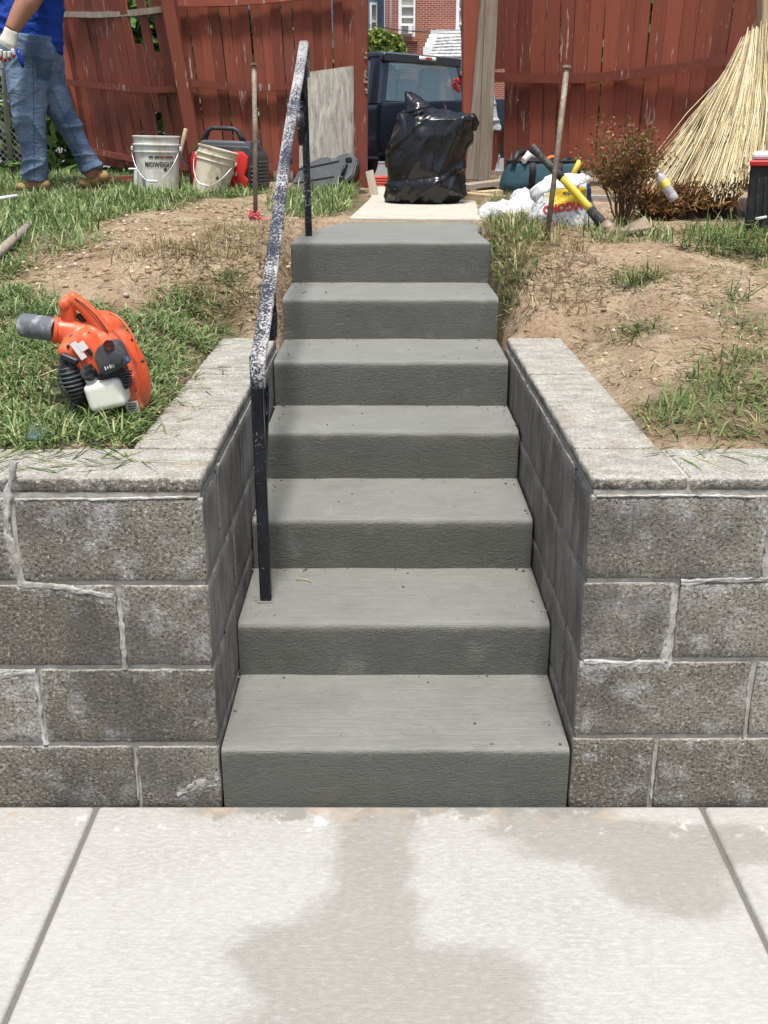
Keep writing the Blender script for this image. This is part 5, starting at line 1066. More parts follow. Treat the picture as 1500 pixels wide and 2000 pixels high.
# ------------------------------------------------------------------ odds and ends on the left lawn
a_, c_ = gp_(-40, 548), gp_(58, 462); b = B(); tube(b, [a_ + Vector((0, 0, .03)), lerp(a_, c_, .5) + Vector((.01, 0, .045)), c_ + Vector((0, 0, .05))], [.021, .020, .017], 10); bmesh.ops.translate(b, vec=-a_, verts=b.verts); obj('round_stick', b, MGREY, loc=a_, label='grey round wooden stick lying in the grass at far left', cat='handle')
a_, c_ = gp_(-40, 413), gp_(36, 405); b = B(); tube(b, [a_ + Vector((0, 0, .05)), c_ + Vector((0, 0, .05))], .012, 8); bmesh.ops.translate(b, vec=-a_, verts=b.verts); obj('pale_stick', b, MSTICK, loc=a_, label='pale straight stick lying in grass left of the dirt patch', cat='stick')
a_, c_ = gp_(190, 366), gp_(292, 366); plank('edging_board', 'thin brown board lying in grass between boots and bucket', a_ + Vector((0, .15, .05)), c_ + Vector((0, .15, .05)), .05, .03, MREDW, 'board')
q = gp_(264, 368) + Vector((0, .06, 0)); b = B(); bx(b, (0, 0, .05), (.03, .05, .16), (0, R(6), 0), bev=.008); bx(b, (-.012, 0, .13), (.07, .05, .012), bev=.004); obj('white_bracket', b, MSTICK, loc=q, label='white plastic bracket standing left of the printed bucket', cat='bracket')
q = gp_(74, 866); b = B(); lathe(b, [(.030, 0), (.034, .035), (.036, .037), (.033, .034), (.029, .002)], 20, TR((0, 0, 0), (R(-30), R(8), 0))); obj('clear_cup', b, MTINT, loc=q + Vector((0, 0, .0)), label='clear plastic cup half buried in grass near the left wall', cat='cup')
q = atz(596, 1133, SZ[2] + .003); b = B(); tube(b, [(-.026, .003, 0), (-.008, -.002, .004), (.004, .0, .002), (.018, -.014, 0)], .0018, 5); obj('twig', b, MRAW, loc=q, label='pale bent twig lying on the second tread', cat='twig')
# ------------------------------------------------------------------ trash bag
s = MT('black_polythene', .22, .55); p = s.oc(); n1 = s.noise(p, 14, 5, .6, 1.2); s.set(col=(.006, .006, .007), rough=s.mr(n1, .3, .7, .18, .34), nrm=s.bump(s.ma('ABSOLUTE', s.ma('SUBTRACT', s.noise(s.mp(p, (1, 1, .5)), 9, 2, .4, 1.0), .5)), .03, .5)); MBAG = s.m
TY = 6.66; q0 = at(826, 396, TY); tb = thing('trash_bag', 'bulging black plastic trash bag standing in the gateway', 'trash bag', (q0.x, TY, 1.148))
LV = [(398, 772, 884), (392, 760, 894), (380, 753, 904), (362, 750, 908), (345, 753, 906), (325, 752, 910), (305, 754, 914), (285, 758, 920), (265, 765, 926), (248, 773, 928), (232, 780, 932), (224, 785, 915), (217, 788, 884), (210, 790, 860), (202, 791, 842), (194, 792, 828), (185, 792, 815), (174, 792, 803)]
b = B(); rg = []; N_ = 110
for i in range(len(LV) * 4 - 3):
    t = i / 4; k = min(int(t), len(LV) - 2); f_ = t - k; py, xl, xr = [lerp(LV[k][j], LV[k + 1][j], f_) for j in range(3)]
    A_, C_ = at(xl, py, TY), at(xr, py, TY); hw = (C_.x - A_.x) / 2; cx = (A_.x + C_.x) / 2; h = (A_.z + C_.z) / 2; dp = hw * (.72 if py > 225 else lerp(.72, .35, (225 - py) / 50))
    ring = []
    for j in range(N_):
        a = 2 * math.pi * j / N_; x = cx + hw * math.copysign(abs(math.cos(a)) ** .85, math.cos(a)); y = TY + dp * math.copysign(abs(math.sin(a)) ** .85, math.sin(a)); ring.append(Vector((x, y, h)))
    rg.append(ring)
loft(b, rg)
def bagfold(p):
    u = p - q0; top_ = min(1, max(0, (u.z - .25) / .35)); low = min(1, max(0, (.17 - u.z) / .08))
    # long folds running down from the gathered mouth, slack swags above the load, tight pleats at the left foot
    f1 = max(0, ridge(Vector((u.x * 3.6 + u.z * 2.4, u.y * 3.2, u.z * .6)))) ** 4 * (.028 - .012 * top_) + max(0, ridge(Vector((u.x * 4.5 - u.z * 2.8 + 5, u.y * 4, u.z * 1.0)))) ** 8 * .020
    f2 = max(0, ridge(Vector((u.x * 2.4 - u.z * 1.2, u.y * 2.4 + 7, u.z * 5.0 - u.x * 3.5)))) ** 8 * .024 * (1 - top_ * .6)
    f3 = ridge(Vector((u.x * 9 + u.z * 12, u.y * 9, u.z * 15 - u.x * 14))) ** 3 * .012 * low * max(0, min(1, .5 - u.x * 3))
    crease = -.012 * math.exp(-((u.z - .155 - u.x * .10) / .016) ** 2)
    return f1 + f2 + f3 - .016 + crease
displace(b, bagfold)
for v in b.verts: v.co.z = max(v.co.z, 1.151)
pt = put_on(tb); pt('sack', b, MBAG)
def flap(pts, th=.004):
    b_ = B(); P = [at(x, y, Y) for x, y, Y in pts]; c_ = sum(P, Vector()) / len(P)
    vs1 = [b_.verts.new(p) for p in P]; ce = b_.verts.new(c_ + Vector((0, -.03, .0)))
    for i in range(len(P)): b_.faces.new((vs1[i], vs1[(i + 1) % len(P)], ce))
    bmesh.ops.subdivide_edges(b_, edges=list(b_.edges), cuts=3, use_grid_fill=True); displace(b_, lambda p: .012 * ridge(p * 14)); r_ = bmesh.ops.solidify(b_, geom=list(b_.faces), thickness=th)
    for f in b_.faces: f.smooth = True
    return b_
pt('mouth_flap', flap([(790, 176, 6.62), (812, 184, 6.6), (845, 206, 6.55), (815, 214, 6.5), (790, 222, 6.55)]), MBAG)
pt('mouth_flap', flap([(861, 214, 6.75), (866, 196, 6.78), (880, 215, 6.75), (886, 229, 6.7), (864, 229, 6.7)]), MBAG)
pt('mouth_flap', flap([(880, 222, 6.65), (925, 221, 6.62), (938, 240, 6.6), (931, 256, 6.6), (905, 252, 6.5), (880, 240, 6.5)]), MBAG)
# ------------------------------------------------------------------ right side clutter: timbers, tool bag, stone bag, mattock
for k, (a, c_, w_, th, lab, m) in enumerate([((905, 366, 7.3), (1000, 352, 7.6), .13, .035, 'short grey plank on the ground below the leaning boards', MGREY), ((935, 382, 7.0), (1040, 372, 7.2), .10, .05, 'pale old timber lying nearest the trash bag', MRAW), ((1005, 398, 6.6), (1085, 388, 6.8), .12, .04, 'brown plank end beneath the teal tool bag', MGREY), ((905, 385, 6.95), (985, 392, 6.75), .09, .06, 'low sleeper of raw timber beside the walkway', MRAW), ((1140, 388, 6.6), (1250, 392, 6.5), .12, .05, 'weathered plank behind the dead shrub', MGREY)]):
    plank('plank', lab, at(*a), at(*c_), w_, th, m, face=(0, 0, 1))
MTEAL = flat('teal_canvas', (.022, .062, .082), .75, .25, .3, .002, 60); MWEB = flat('black_webbing', (.012, .012, .014), .7, .2)
tq = at(1058, 376, 7.1); tb2 = thing('tool_bag', 'open teal canvas tool bag on planks against the right fence', 'tool bag', tq); pt = put_on(tb2)
def bagrings(px_levels, Y, ratio, N_=60, p_=.5):
    rg = []
    for py, xl, xr, dr in px_levels:
        A_, C_ = at(xl, py, Y), at(xr, py, Y); hw = (C_.x - A_.x) / 2; cx = (A_.x + C_.x) / 2; h = (A_.z + C_.z) / 2; dp = hw * dr
        rg.append([Vector((cx + hw * math.copysign(abs(math.cos(a)) ** p_, math.cos(a)), Y + dp * math.copysign(abs(math.sin(a)) ** p_, math.sin(a)), h)) for a in [2 * math.pi * j / N_ for j in range(N_)]])
    return rg
b = B(); loft(b, bagrings([(374, 985, 1126, .40), (368, 979, 1131, .44), (355, 979, 1132, .44), (340, 984, 1131, .42), (326, 990, 1128, .38), (314, 992, 1126, .34), (318, 996, 1122, .31), (345, 996, 1122, .28)], 7.1, .4)); displace(b, lambda p: .012 * ridge(Vector((p.x * 7, p.y * 5, p.z * 9)))); pt('body', b, MTEAL)
b = B(); rg = bagrings([(314.5, 990, 1128, .35)], 7.1, .4)[0]; tube(b, rg + [rg[0]], .011, 6); pt('rim', b, MWEB)
for x in (1040, 1092):
    b = B(); P_ = [at(x, 318, 6.80), at(x + 1, 335, 6.79), at(x - 1, 352, 6.80), at(x - 2, 366, 6.84)]; tube(b, P_, .022, 8, flat=(.25, 1), up=(0, -1, 0)); pt('strap', b, MWEB)
for k, (pts, r_, m, nm, lab) in enumerate([([(1002, 318, 7.0), (1010, 300, 7.05), (1022, 296, 7.1), (1030, 312, 7.1)], .022, MBLACK, 'power_tool', 'black power tool grip at left in the teal bag'), ([(1022, 314, 7.0), (1034, 302, 7.05), (1050, 304, 7.05), (1058, 314, 7.05)], .026, MSTICK, 'crumpled_bag', 'crumpled clear plastic bag in the teal tool bag'), ([(1058, 318, 7.05), (1075, 307, 7.1), (1090, 306, 7.1)], .014, flat('orange_tape', (.55, .12, .03), .5), 'tape_roll', 'orange tape roll in the teal tool bag'), ([(1096, 316, 7.05), (1110, 310, 7.1), (1122, 318, 7.1)], .016, MBLACK, 'cable_coil', 'black cable coil at right in the teal tool bag')]):
    P_ = [at(*p) for p in pts]; b = B(); o_ = P_[0]; tube(b, [p - o_ for p in P_], [r_ * .8] + [r_] * (len(P_) - 2) + [r_ * .7], 8); bmesh.ops.subdivide_edges(b, edges=list(b.edges), cuts=1); displace(b, lambda p: .010 * mn.noise(p * 40)); obj(nm, b, m, loc=o_, label=lab, cat='tool' if k in (0, 3) else ('plastic bag' if k == 1 else 'tape'))
MYEL = flat('yellow_fibreglass', (.62, .44, .03), .45, .12, .4, dirt=((.40, .33, .18), .5, 12))
a_, c_ = at(1117, 345, 7.0), at(1133, 314, 7.02); b = B(); rrod(b, Vector(), c_ - a_, .019); obj('yellow_level', b, MYEL, loc=a_, label='yellow tool end poking out behind the white bag', cat='tool')
# bag of stone chips
s = MT('printed_stone_bag', .4, .4); p = s.oc(); P = s.sep(p)
chips = s.mix((.62, .62, .62), (.10, .10, .11), s.mr(s.noise(p, 48, 4, .7), .50, .62)); nzz = s.noise(p, 9, 4)
yl = s.ma('MULTIPLY', s.mr(s.ma('ADD', P[2], s.ma('MULTIPLY', P[0], -.18)), .085, .088), s.mr(s.ma('ADD', P[2], s.ma('MULTIPLY', P[0], -.08)), .172, .168)); yl = s.ma('MULTIPLY', yl, s.mr(P[0], -.088, -.085)); yl = s.ma('MULTIPLY', yl, s.mr(P[0], .098, .094))
c = s.mix(chips, (.70, .70, .69), s.mr(P[2], .15, .19)); c = s.mix(c, (.62, .43, .025), yl); nv = s.ma('MULTIPLY', s.mr(P[0], .10, .105), s.ma('MULTIPLY', s.mr(P[2], .10, .11), s.mr(P[2], .20, .19))); c = s.mix(c, (.03, .05, .12), nv)
s.set(col=c, nrm=s.bump(s.noise(p, 30, 4, .6, .8), .01, .6)); MSTONEBAG = s.m
WY = 5.30; wq = at(1098, 448, WY); wb = thing('stone_bag', 'white bag of stone chips with upside-down yellow print under the mattock', 'bag', (wq.x, WY, lower(0, wq.x, WY))); pt = put_on(wb)
b = B(); loft(b, bagrings([(452, 1045, 1155, .45), (446, 1034, 1164, .5), (436, 1030, 1167, .52), (420, 1036, 1164, .5), (400, 1044, 1158, .46), (384, 1050, 1154, .42), (370, 1052, 1150, .38), (358, 1056, 1150, .34), (348, 1066, 1148, .28), (343, 1085, 1140, .2)], WY, .5, 72, .62)); bmesh.ops.subdivide_edges(b, edges=[e for e in b.edges], cuts=1); displace(b, lambda p: .010 * ridge(p * 11) + .006 * mn.noise(p * 38))
bvh = BVHTree.FromBMesh(b); pt('sack', b, MSTONEBAG)
MFILM = flat('white_film', (.74, .74, .73), .4, .05, .4)
fl_ = [(1036, 388, WY - .11), (1033, 372, WY - .11), (1052, 356, WY - .13), (1085, 345, WY - .13), (1125, 339, WY - .1), (1152, 343, WY - .06), (1154, 352, WY - .08), (1130, 362, WY - .15), (1095, 368, WY - .17), (1062, 376, WY - .16), (1046, 396, WY - .13)]
b = B(); P_ = [at(*v) for v in fl_]; vs1 = [b.verts.new(p) for p in P_]; f_ = b.faces.new(vs1); bmesh.ops.triangulate(b, faces=[f_]); bmesh.ops.subdivide_edges(b, edges=list(b.edges), cuts=3); displace(b, lambda p: .008 * ridge(p * 22)); bmesh.ops.solidify(b, geom=list(b.faces), thickness=.004)
for f in b.faces: f.smooth = True
pt('folded_mouth', b, MFILM)
MREDT = flat('red_letter', (.58, .04, .02), .5, .1)
def decal(txt, size, px, py, roll, m, bold=.0015, sx=1.0):
    me = text_mesh(txt, size, .0, bold, sx=sx); c_ = at(px, py, WY - .1); Mx = Matrix.Translation(c_) @ Matrix.Rotation(R(roll), 4, 'Y') @ Matrix.Rotation(R(90), 4, 'X'); o_ = Vector(wb.location)
    for v in me.vertices:
        q = Mx @ v.co; h = bvh.ray_cast(Vector((q.x, WY - .5, q.z)), Vector((0, 1, 0)))[0]
        v.co = (Vector((q.x, (h.y if h else WY - .1) - .003, q.z))) - o_
    obj('lettering', me, m, wb)
decal('VIGORO', .052, 1100, 405, 172, MREDT, .0025, .95); decal('Marble', .026, 1117, 378, 176, MDARKP, .0008); decal('Chips', .026, 1122, 364, 176, MDARKP, .0008)
# slumped clear bag of pale chips behind
MPALE = flat('pale_chips', (.55, .55, .53), .5, .3, .35, .008, 26)
q = gp_(1040, 440) + Vector((0, .45, 0)); b = B()
for (dx, dy, dz, r_) in ((0, 0, .04, .10), (-.09, .05, .03, .085), (.06, -.05, .03, .08), (-.15, .1, .02, .07), (.02, .08, .10, .07), (-.04, -.09, .02, .07), (-.1, -.05, .02, .06)): ell(b, (dx, dy, dz), (r_, r_ * .9, r_ * .7))
b = remesh(b, .008, 2); displace(b, lambda p: .014 * ridge(p * 16) + .006 * mn.noise(p * 50)); obj('slumped_sack', b, MPALE, loc=q, label='slumped pale sack of chips left of the printed white bag', cat='sack')
# mattock
h0, h1 = at(1192, 456, 4.82), at(1038, 288, 5.12); mk = thing('mattock', 'grub mattock with yellow handle and black grips leaning on the stone bag', 'mattock', h0); pt = put_on(mk)
def hl(t): return lerp(h0, h1, t) + Vector((0, 0, .012 * math.sin(math.pi * t)))
MGRIP = flat('black_grip', (.025, .025, .026), .7, .2, .3, dirt=((.25, .22, .18), .5, 18))
b = B(); tube(b, [hl(.24 + .36 * k / 6) for k in range(7)], .0165, 14, flat=(1.15, .85)); pt('handle', b, MYEL)
b = B(); tube(b, [hl(.60 + .40 * k / 7) for k in range(8)], [.017, .018, .0165, .016, .0155, .015, .017, .020], 14, flat=(1.15, .85)); pt('upper_grip', b, MGRIP)
b = B(); tube(b, [hl(.07), hl(.12), hl(.18), hl(.25)], [.024, .023, .021, .019], 14, flat=(1.15, .9)); pt('lower_grip', b, MGRIP)
MHEAD = flat('worn_tool_steel', (.24, .19, .13), .55, .3, .4, .002, 40, .3)
b = B(); tube(b, [hl(.09), hl(.03), hl(-.02), hl(-.04)], [.030, .034, .031, .018], 14, flat=(1.2, 1)); pt('eye', b, MHEAD)
e0 = hl(.0)
b = B(); loft(b, [[e0 + Vector((.01, -.02, .01)), e0 + Vector((.01, .03, .01)), e0 + Vector((.01, .03, -.02)), e0 + Vector((.01, -.02, -.02))], [e0 + Vector((.075, -.035, .015)), e0 + Vector((.075, .04, .03)), e0 + Vector((.075, .04, .02)), e0 + Vector((.075, -.035, .002))], [e0 + Vector((.175, -.045, .030)), e0 + Vector((.165, .05, .075)), e0 + Vector((.165, .05, .070)), e0 + Vector((.175, -.045, .025))]], smooth=False); pt('adze_blade', b, MHEAD)
b = B(); loft(b, [[e0 + Vector((-.01, -.02, .012)), e0 + Vector((-.01, .02, .012)), e0 + Vector((-.01, .02, -.02)), e0 + Vector((-.01, -.02, -.02))], [e0 + Vector((-.10, -.012, -.004)), e0 + Vector((-.10, .012, -.004)), e0 + Vector((-.10, .014, -.026)), e0 + Vector((-.10, -.014, -.026))], [e0 + Vector((-.165, -.004, -.018)), e0 + Vector((-.165, .004, -.018)), e0 + Vector((-.165, .004, -.03)), e0 + Vector((-.165, -.004, -.03))]], smooth=False); pt('pick_blade', b, MHEAD)
# ------------------------------------------------------------------ half dead shrub
q = gp_(1216, 440); sh = thing('dead_shrub', 'half dead brown twiggy shrub in front of the red fence', 'shrub', q); b = B(); tips = []; rs = random.Random(4)
def twig(p, d, L, r_, dep):
    e = p + d * L; m_ = lerp(p, e, .5) + Vector((rs.gauss(0, .008), rs.gauss(0, .008), 0)); tube(b, [p, m_, e], [r_, r_ * .85, r_ * .65], 4, cap=False)
    if dep >= 2: tips.append((m_, d)); tips.append((e, d))
    if dep < 4:
        for k in range(2 if dep else 2):
            nd = (d + Vector((rs.gauss(0, .34), rs.gauss(0, .34), rs.gauss(.05, .22)))).normalized(); twig(lerp(p, e, rs.uniform(.55, 1)), nd, L * rs.uniform(.62, .9), r_ * .66, dep + 1)
for k in range(26):
    a = rs.random() * 6.28; sp = rs.uniform(.05, .5); d = Vector((math.cos(a) * sp, math.sin(a) * sp, 1)).normalized(); twig(Vector((math.cos(a) * .03, math.sin(a) * .03, 0)), d, rs.uniform(.10, .19), .0042, 0)
obj('twigs', b, flat('twig_bark', (.14, .075, .045), .9, .3), sh, kind='stuff')
T = np.array([tuple(t[0]) for t in tips]); n = len(T); k = 3; T = np.repeat(T, k, 0) + np.random.normal(0, .012, (n * k, 3)); n = len(T)
d = np.random.normal(size=(n, 3)); d /= np.linalg.norm(d, axis=1)[:, None]; u = np.cross(d, np.random.normal(size=(n, 3))); u /= np.linalg.norm(u, axis=1)[:, None]; sz = np.random.uniform(.005, .013, (n, 1))
V4 = np.stack([T - u * sz, T + d * sz * .5, T + u * sz, T - d * sz * .5], 1).reshape(-1, 3); me = np_mesh('leaves', V4, np.arange(n * 4).reshape(n, 4), smooth=False)
cc = np.array([(.20, .075, .03), (.26, .11, .04), (.13, .05, .025), (.16, .14, .04), (.12, .13, .035), (.30, .16, .07)])[np.random.randint(0, 6, n)] * np.random.uniform(.7, 1.3, (n, 1)); ca = np.ones((n, 4, 4)); ca[:, :, :3] = cc[:, None]; me.color_attributes.new('col', 'FLOAT_COLOR', 'POINT').data.foreach_set('color', ca.astype(np.float32).ravel()); obj('leaves', me, MLEAF, sh, kind='stuff')
# ------------------------------------------------------------------ reed screen
s = MT('reed', .6, .3); s.set(col=s.mix(s.attr('col').outputs['Color'], (.20, .14, .07), s.ma('MULTIPLY', s.mr(s.noise(s.pos(), 60, 3), .56, .68), .5))); MREED = s.m
def polyat(pts, t):
    t = t * (len(pts) - 1); k = min(int(t), len(pts) - 2); return lerp(pts[k], pts[k + 1], t - k)
def reeds(name, par, segs, cols, r0=.0030, r1=.0050):
    VV, FF, CC = [], [], []; nv = 0
    for P_ in segs:
        r_ = random.uniform(r0, r1); cc = np.array(random.choice(cols)) * random.uniform(.75, 1.2); k = len(P_)
        for i, p in enumerate(P_):
            d = (P_[min(i + 1, k - 1)] - P_[max(i - 1, 0)]).normalized(); a = d.orthogonal().normalized(); c_ = d.cross(a)
            for j in range(5): VV.append(p + (a * math.cos(j * 1.2566) + c_ * math.sin(j * 1.2566)) * r_)
        for i in range(k - 1):
            for j in range(5): FF.append((nv + i * 5 + j, nv + i * 5 + (j + 1) % 5, nv + (i + 1) * 5 + (j + 1) % 5, nv + (i + 1) * 5 + j))
        nv += 5 * k; CC += [[*cc, 1]] * (5 * k)
    me = np_mesh(name, np.array([tuple(v) for v in VV]), np.array(FF)); me.color_attributes.new('col', 'FLOAT_COLOR', 'POINT').data.foreach_set('color', np.array(CC, np.float32).ravel()); return obj(name, me, MREED, par, kind='stuff')
REEDC = [(.56, .48, .29), (.62, .55, .36), (.48, .39, .21), (.42, .33, .18), (.58, .52, .35)]; BROWNR = [(.36, .20, .08), (.28, .15, .06), (.20, .10, .045), (.42, .26, .11)]
rq = gp_(1400, 440); rsn = thing('reed_screen', 'yellow split reed screen fanned out against the fence corner', 'reed screen', rq); ro = -Vector(rq)
bot = [at(1262, 358, 6.1), at(1285, 378, 5.85), at(1315, 392, 5.6), at(1350, 395, 5.45), at(1395, 388, 5.40), at(1430, 376, 5.40), at(1460, 352, 5.45), at(1490, 345, 5.5), at(1540, 345, 5.6)]
top = [at(1436, 130, 6.5), at(1444, 112, 6.48), at(1450, 100, 6.46), at(1458, 92, 6.44), at(1466, 84, 6.43), at(1476, 78, 6.42), at(1488, 74, 6.42), at(1504, 70, 6.42), at(1545, 66, 6.45)]
sg = []
for i in range(2100):
    t = random.random(); A_ = polyat(bot, t) + Vector((random.gauss(0, .012), random.gauss(0, .02), random.gauss(0, .025))); C_ = polyat(top, min(1, max(0, t + random.gauss(0, .012)))) + Vector((random.gauss(0, .006), random.gauss(0, .012), random.gauss(0, .03)))
    s0 = 0 if random.random() < .75 else random.uniform(.1, .5); A_ = A_ + Vector((random.gauss(0, .02), 0, abs(random.gauss(0, .03)))); M_ = lerp(A_, C_, .5) + Vector((random.gauss(0, .014), -.04 + random.gauss(0, .014), random.gauss(.0, .01))); sg.append([A_ + ro, lerp(A_, M_, .6) + Vector((0, -.012, 0)) + ro, M_ + ro, lerp(M_, C_, .5) + Vector((0, -.01, 0)) + ro, C_ + ro][(1 if s0 else 0):])
reeds('reeds', rsn, sg, REEDC + [(.36, .27, .13), (.28, .20, .10)], .0017, .0030)
sg = []
for i in range(240):
    t = random.random(); A_ = lerp(at(1238, 412, 6.45), at(1300, 395, 6.3), t) + Vector((0, random.gauss(0, .02), random.gauss(0, .02))); C_ = lerp(at(1425, 165, 6.72), at(1448, 120, 6.6), t) + Vector((0, random.gauss(0, .01), random.gauss(0, .03))); sg.append([A_ + ro, lerp(A_, C_, .5) + ro, C_ + ro])
reeds('back_reeds', rsn, sg, [(.42, .30, .14), (.34, .22, .10), (.50, .38, .20)])
b = B()
for t in (.2, .42, .64, .86):
    tube(b, [lerp(polyat(bot, k / 20), polyat(top, k / 20), t) + Vector((0, -.055 * math.sin(math.pi * t) - .012, 0)) + ro for k in range(21)], .0016, 4, cap=False)
obj('binding_wire', b, flat('rusty_wire', (.12, .07, .04), .7), rsn, kind='stuff')
a_, c_ = at(1402, 243, 6.12), at(1436, 192, 6.22); b = B(); rrod(b, Vector(), c_ - a_, .022); obj('blue_pole', b, flat('blue_plastic', (.02, .06, .40), .4), loc=a_, label='blue plastic pole showing through the reed screen', cat='pole')
# rolled bundle of dark reeds at its foot
rl = gp_(1345, 448); rt = thing('reed_roll', 'collapsed brown roll of old reeds at the foot of the screen', 'reed roll', rl); Lq = lambda px, py, Y: at(px, py, Y) - rl
b = B(); tube(b, [Lq(1255, 425, 5.55), Lq(1310, 428, 5.5), Lq(1370, 425, 5.5), Lq(1430, 420, 5.55)], [.05, .085, .08, .05], 14); jitter(b, .02, 14); obj('core', b, flat('dark_thatch', (.03, .018, .010), .95, .4), rt)
sg = []
for i in range(1150):
    t = random.random(); px = lerp(1242, 1432, t); a = random.uniform(.15, 3.0) if random.random() < .7 else random.uniform(3.3, 5.6); rr = random.uniform(.09, .145) * (.7 + .3 * math.sin(math.pi * t)); c_ = at(px, 414 + 6 * math.sin(t * 6), 5.50) - rl
    p0 = c_ + Vector((random.gauss(0, .01), -rr * math.cos(a), rr * math.sin(a) * .95)); d = Vector((random.gauss(-.25 + .5 * t, .5), -math.cos(a) * .5 + random.gauss(-.2, .3), math.sin(a) * .7 + random.gauss(.05, .35))).normalized(); L = random.uniform(.03, .11)
    p0.z = max(p0.z, -.005); sg.append([p0 - d * L * .4, p0 + d * L * .6])
reeds('reed_ends', rt, sg, BROWNR + [(.10, .05, .02)], .0024, .0042)
# ------------------------------------------------------------------ bottle and crate
s = MT('clear_bottle', .1, .5); s.set(col=(.75, .74, .76), trans=.55, rough=.12); MBOT = s.m
bo = at(1318, 392, 5.35); bt = thing('water_bottle', 'clear plastic bottle with yellow label stuck in the reed roll', 'bottle', bo); dr = (at(1282, 334, 5.38) - bo); L = dr.length; Mb = Vector((0, 0, 1)).rotation_difference(dr.normalized()).to_matrix().to_4x4()
b = B(); k_ = L / .205; lathe(b, [(0, 0), (.026, .001), (.031, .008), (.031, .04), (.028, .045), (.031, .05), (.028, .06), (.031, .066), (.029, .075), (.031, .085), (.031, .14), (.026, .165), (.013, .183), (.0125, .190), (0, .190)], 24, Mb @ Matrix.Diagonal((k_, k_, k_, 1))); obj('flask', b, MBOT, bt)
b = B(); lathe(b, [(.0316, .095), (.0318, .097), (.0318, .136), (.0316, .138)], 24, Mb @ Matrix.Diagonal((k_, k_, k_, 1))); obj('label_wrap', b, flat('yellow_label', (.68, .60, .12), .45, .1), bt)
b = B(); lathe(b, [(0, .188), (.015, .188), (.0155, .203), (.013, .206), (0, .206)], 18, Mb @ Matrix.Diagonal((k_, k_, k_, 1))); obj('cap', b, MSTICK, bt)
cr = gp_(1475, 458); cq = thing('black_crate', 'black plastic crate with red rim and white lid at right edge', 'crate', cr); pt = put_on(cq); CYy = cr.y
def crp(px, py, d=0): return at(px, py, CYy + d)
cr0 = crp(1454, 458); RC = Matrix.Translation(cr0) @ Matrix.Rotation(R(-21), 4, 'Z') @ Matrix.Translation(-cr0); pt0 = pt
def pt(nm, b, m, **k): bmesh.ops.transform(b, matrix=RC, verts=b.verts); return pt0(nm, b, m, **k)
b = B(); A_ = [crp(1452, 458), crp(1640, 458), crp(1640, 458) + Vector((0, .3, 0)), crp(1452, 458) + Vector((0, .3, 0))]; C_ = [crp(1466, 322), crp(1640, 322), crp(1640, 322) + Vector((0, .34, 0)), crp(1466, 322) + Vector((0, .34, 0))]
for v in A_: v.z = cr.z
loft(b, [A_, C_], smooth=False); bmesh.ops.bevel(b, geom=list(b.edges), offset=.008, segments=2, affect='EDGES'); pt('tub', b, MBLACK, sharp=40)
b = B(); p0, p1 = crp(1464, 324), crp(1644, 314); bx(b, ((p0.x + p1.x) / 2, CYy + .165, (p0.z + p1.z) / 2), (p1.x - p0.x, .36, abs(p1.z - p0.z) + .004), bev=.005); pt('rim', b, flat('red_rim', (.40, .02, .02), .4))
b = B(); p0, p1 = crp(1468, 314), crp(1642, 297); bx(b, ((p0.x + p1.x) / 2, CYy + .165, (p0.z + p1.z) / 2 + .003), (p1.x - p0.x, .33, abs(p1.z - p0.z)), bev=.014, seg=2); pt('lid', b, MSTICK)
for k in range(4): b = B(); bar(b, crp(1478 + k * 14, 440, -.010), crp(1482 + k * 13, 345, -.002), .006, .012, up=(1, 0, 0)); pt('rib', b, MBLACK)
b = B(); bx(b, crp(1487, 425, -.012), (.05, .006, .012), (0, R(-12), 0), bev=.003); pt('white_label', b, MSTICK)
# ------------------------------------------------------------------ leafy weeds
rs = random.Random(11)
def weed(label, px, py, n, h, cols, lw=.016, spread=.12):
    q = gp_(px, py); t = thing('weed', label, 'weed', q); VV, FF, CC = [], [], []; b = B()
    for i in range(n):
        a = rs.random() * 6.28; r_ = spread * math.sqrt(rs.random()); base = Vector((r_ * math.cos(a), r_ * math.sin(a), 0)); hh = h * rs.uniform(.5, 1.1); tip = base + Vector((rs.gauss(0, .03), rs.gauss(0, .03), hh)); tube(b, [base, lerp(base, tip, .5), tip], [.0022, .0018, .001], 4, cap=False)
        for k in range(8):
            p = lerp(base, tip, .25 + .75 * k / 7); az = rs.random() * 6.28; d = Vector((math.cos(az), math.sin(az), rs.uniform(.0, .6))).normalized(); s_ = d.cross(Vector((0, 0, 1))).normalized(); L_ = lw * rs.uniform(1.2, 2.6); nv = len(VV); VV += [p, p + d * L_ * .5 + s_ * lw * .3, p + d * L_ + Vector((0, 0, -.004)), p + d * L_ * .5 - s_ * lw * .3]; FF.append((nv, nv + 1, nv + 2, nv + 3)); cc = np.array(rs.choice(cols)) * rs.uniform(.7, 1.3); CC += [[*cc, 1]] * 4
    obj('stems', b, flat('weed_stem', (.10, .15, .04), .7), t, kind='stuff'); me = np_mesh('leaves', np.array([tuple(v) for v in VV]), np.array(FF), smooth=False); me.color_attributes.new('col', 'FLOAT_COLOR', 'POINT').data.foreach_set('color', np.array(CC, np.float32).ravel()); obj('leaves', me, MLEAF, t, kind='stuff')
weed('leafy green weed patch in front of the reed roll', 1400, 490, 46, .10, [(.12, .19, .05), (.18, .25, .08), (.22, .28, .11), (.09, .15, .035)], .016, .16)
weed('green weed tuft at the foot of the black crate', 1480, 500, 26, .08, [(.12, .19, .05), (.18, .25, .08), (.09, .15, .035)], .016, .10)
weed('small weed on the right dirt slope above the flat grass', 1425, 590, 10, .09, [(.10, .15, .05), (.14, .18, .07)], .010, .07)
weed('tiny weed sprig near the back end of the right wall cap', 1236, 652, 6, .04, [(.10, .15, .05), (.14, .18, .07)], .012, .05)
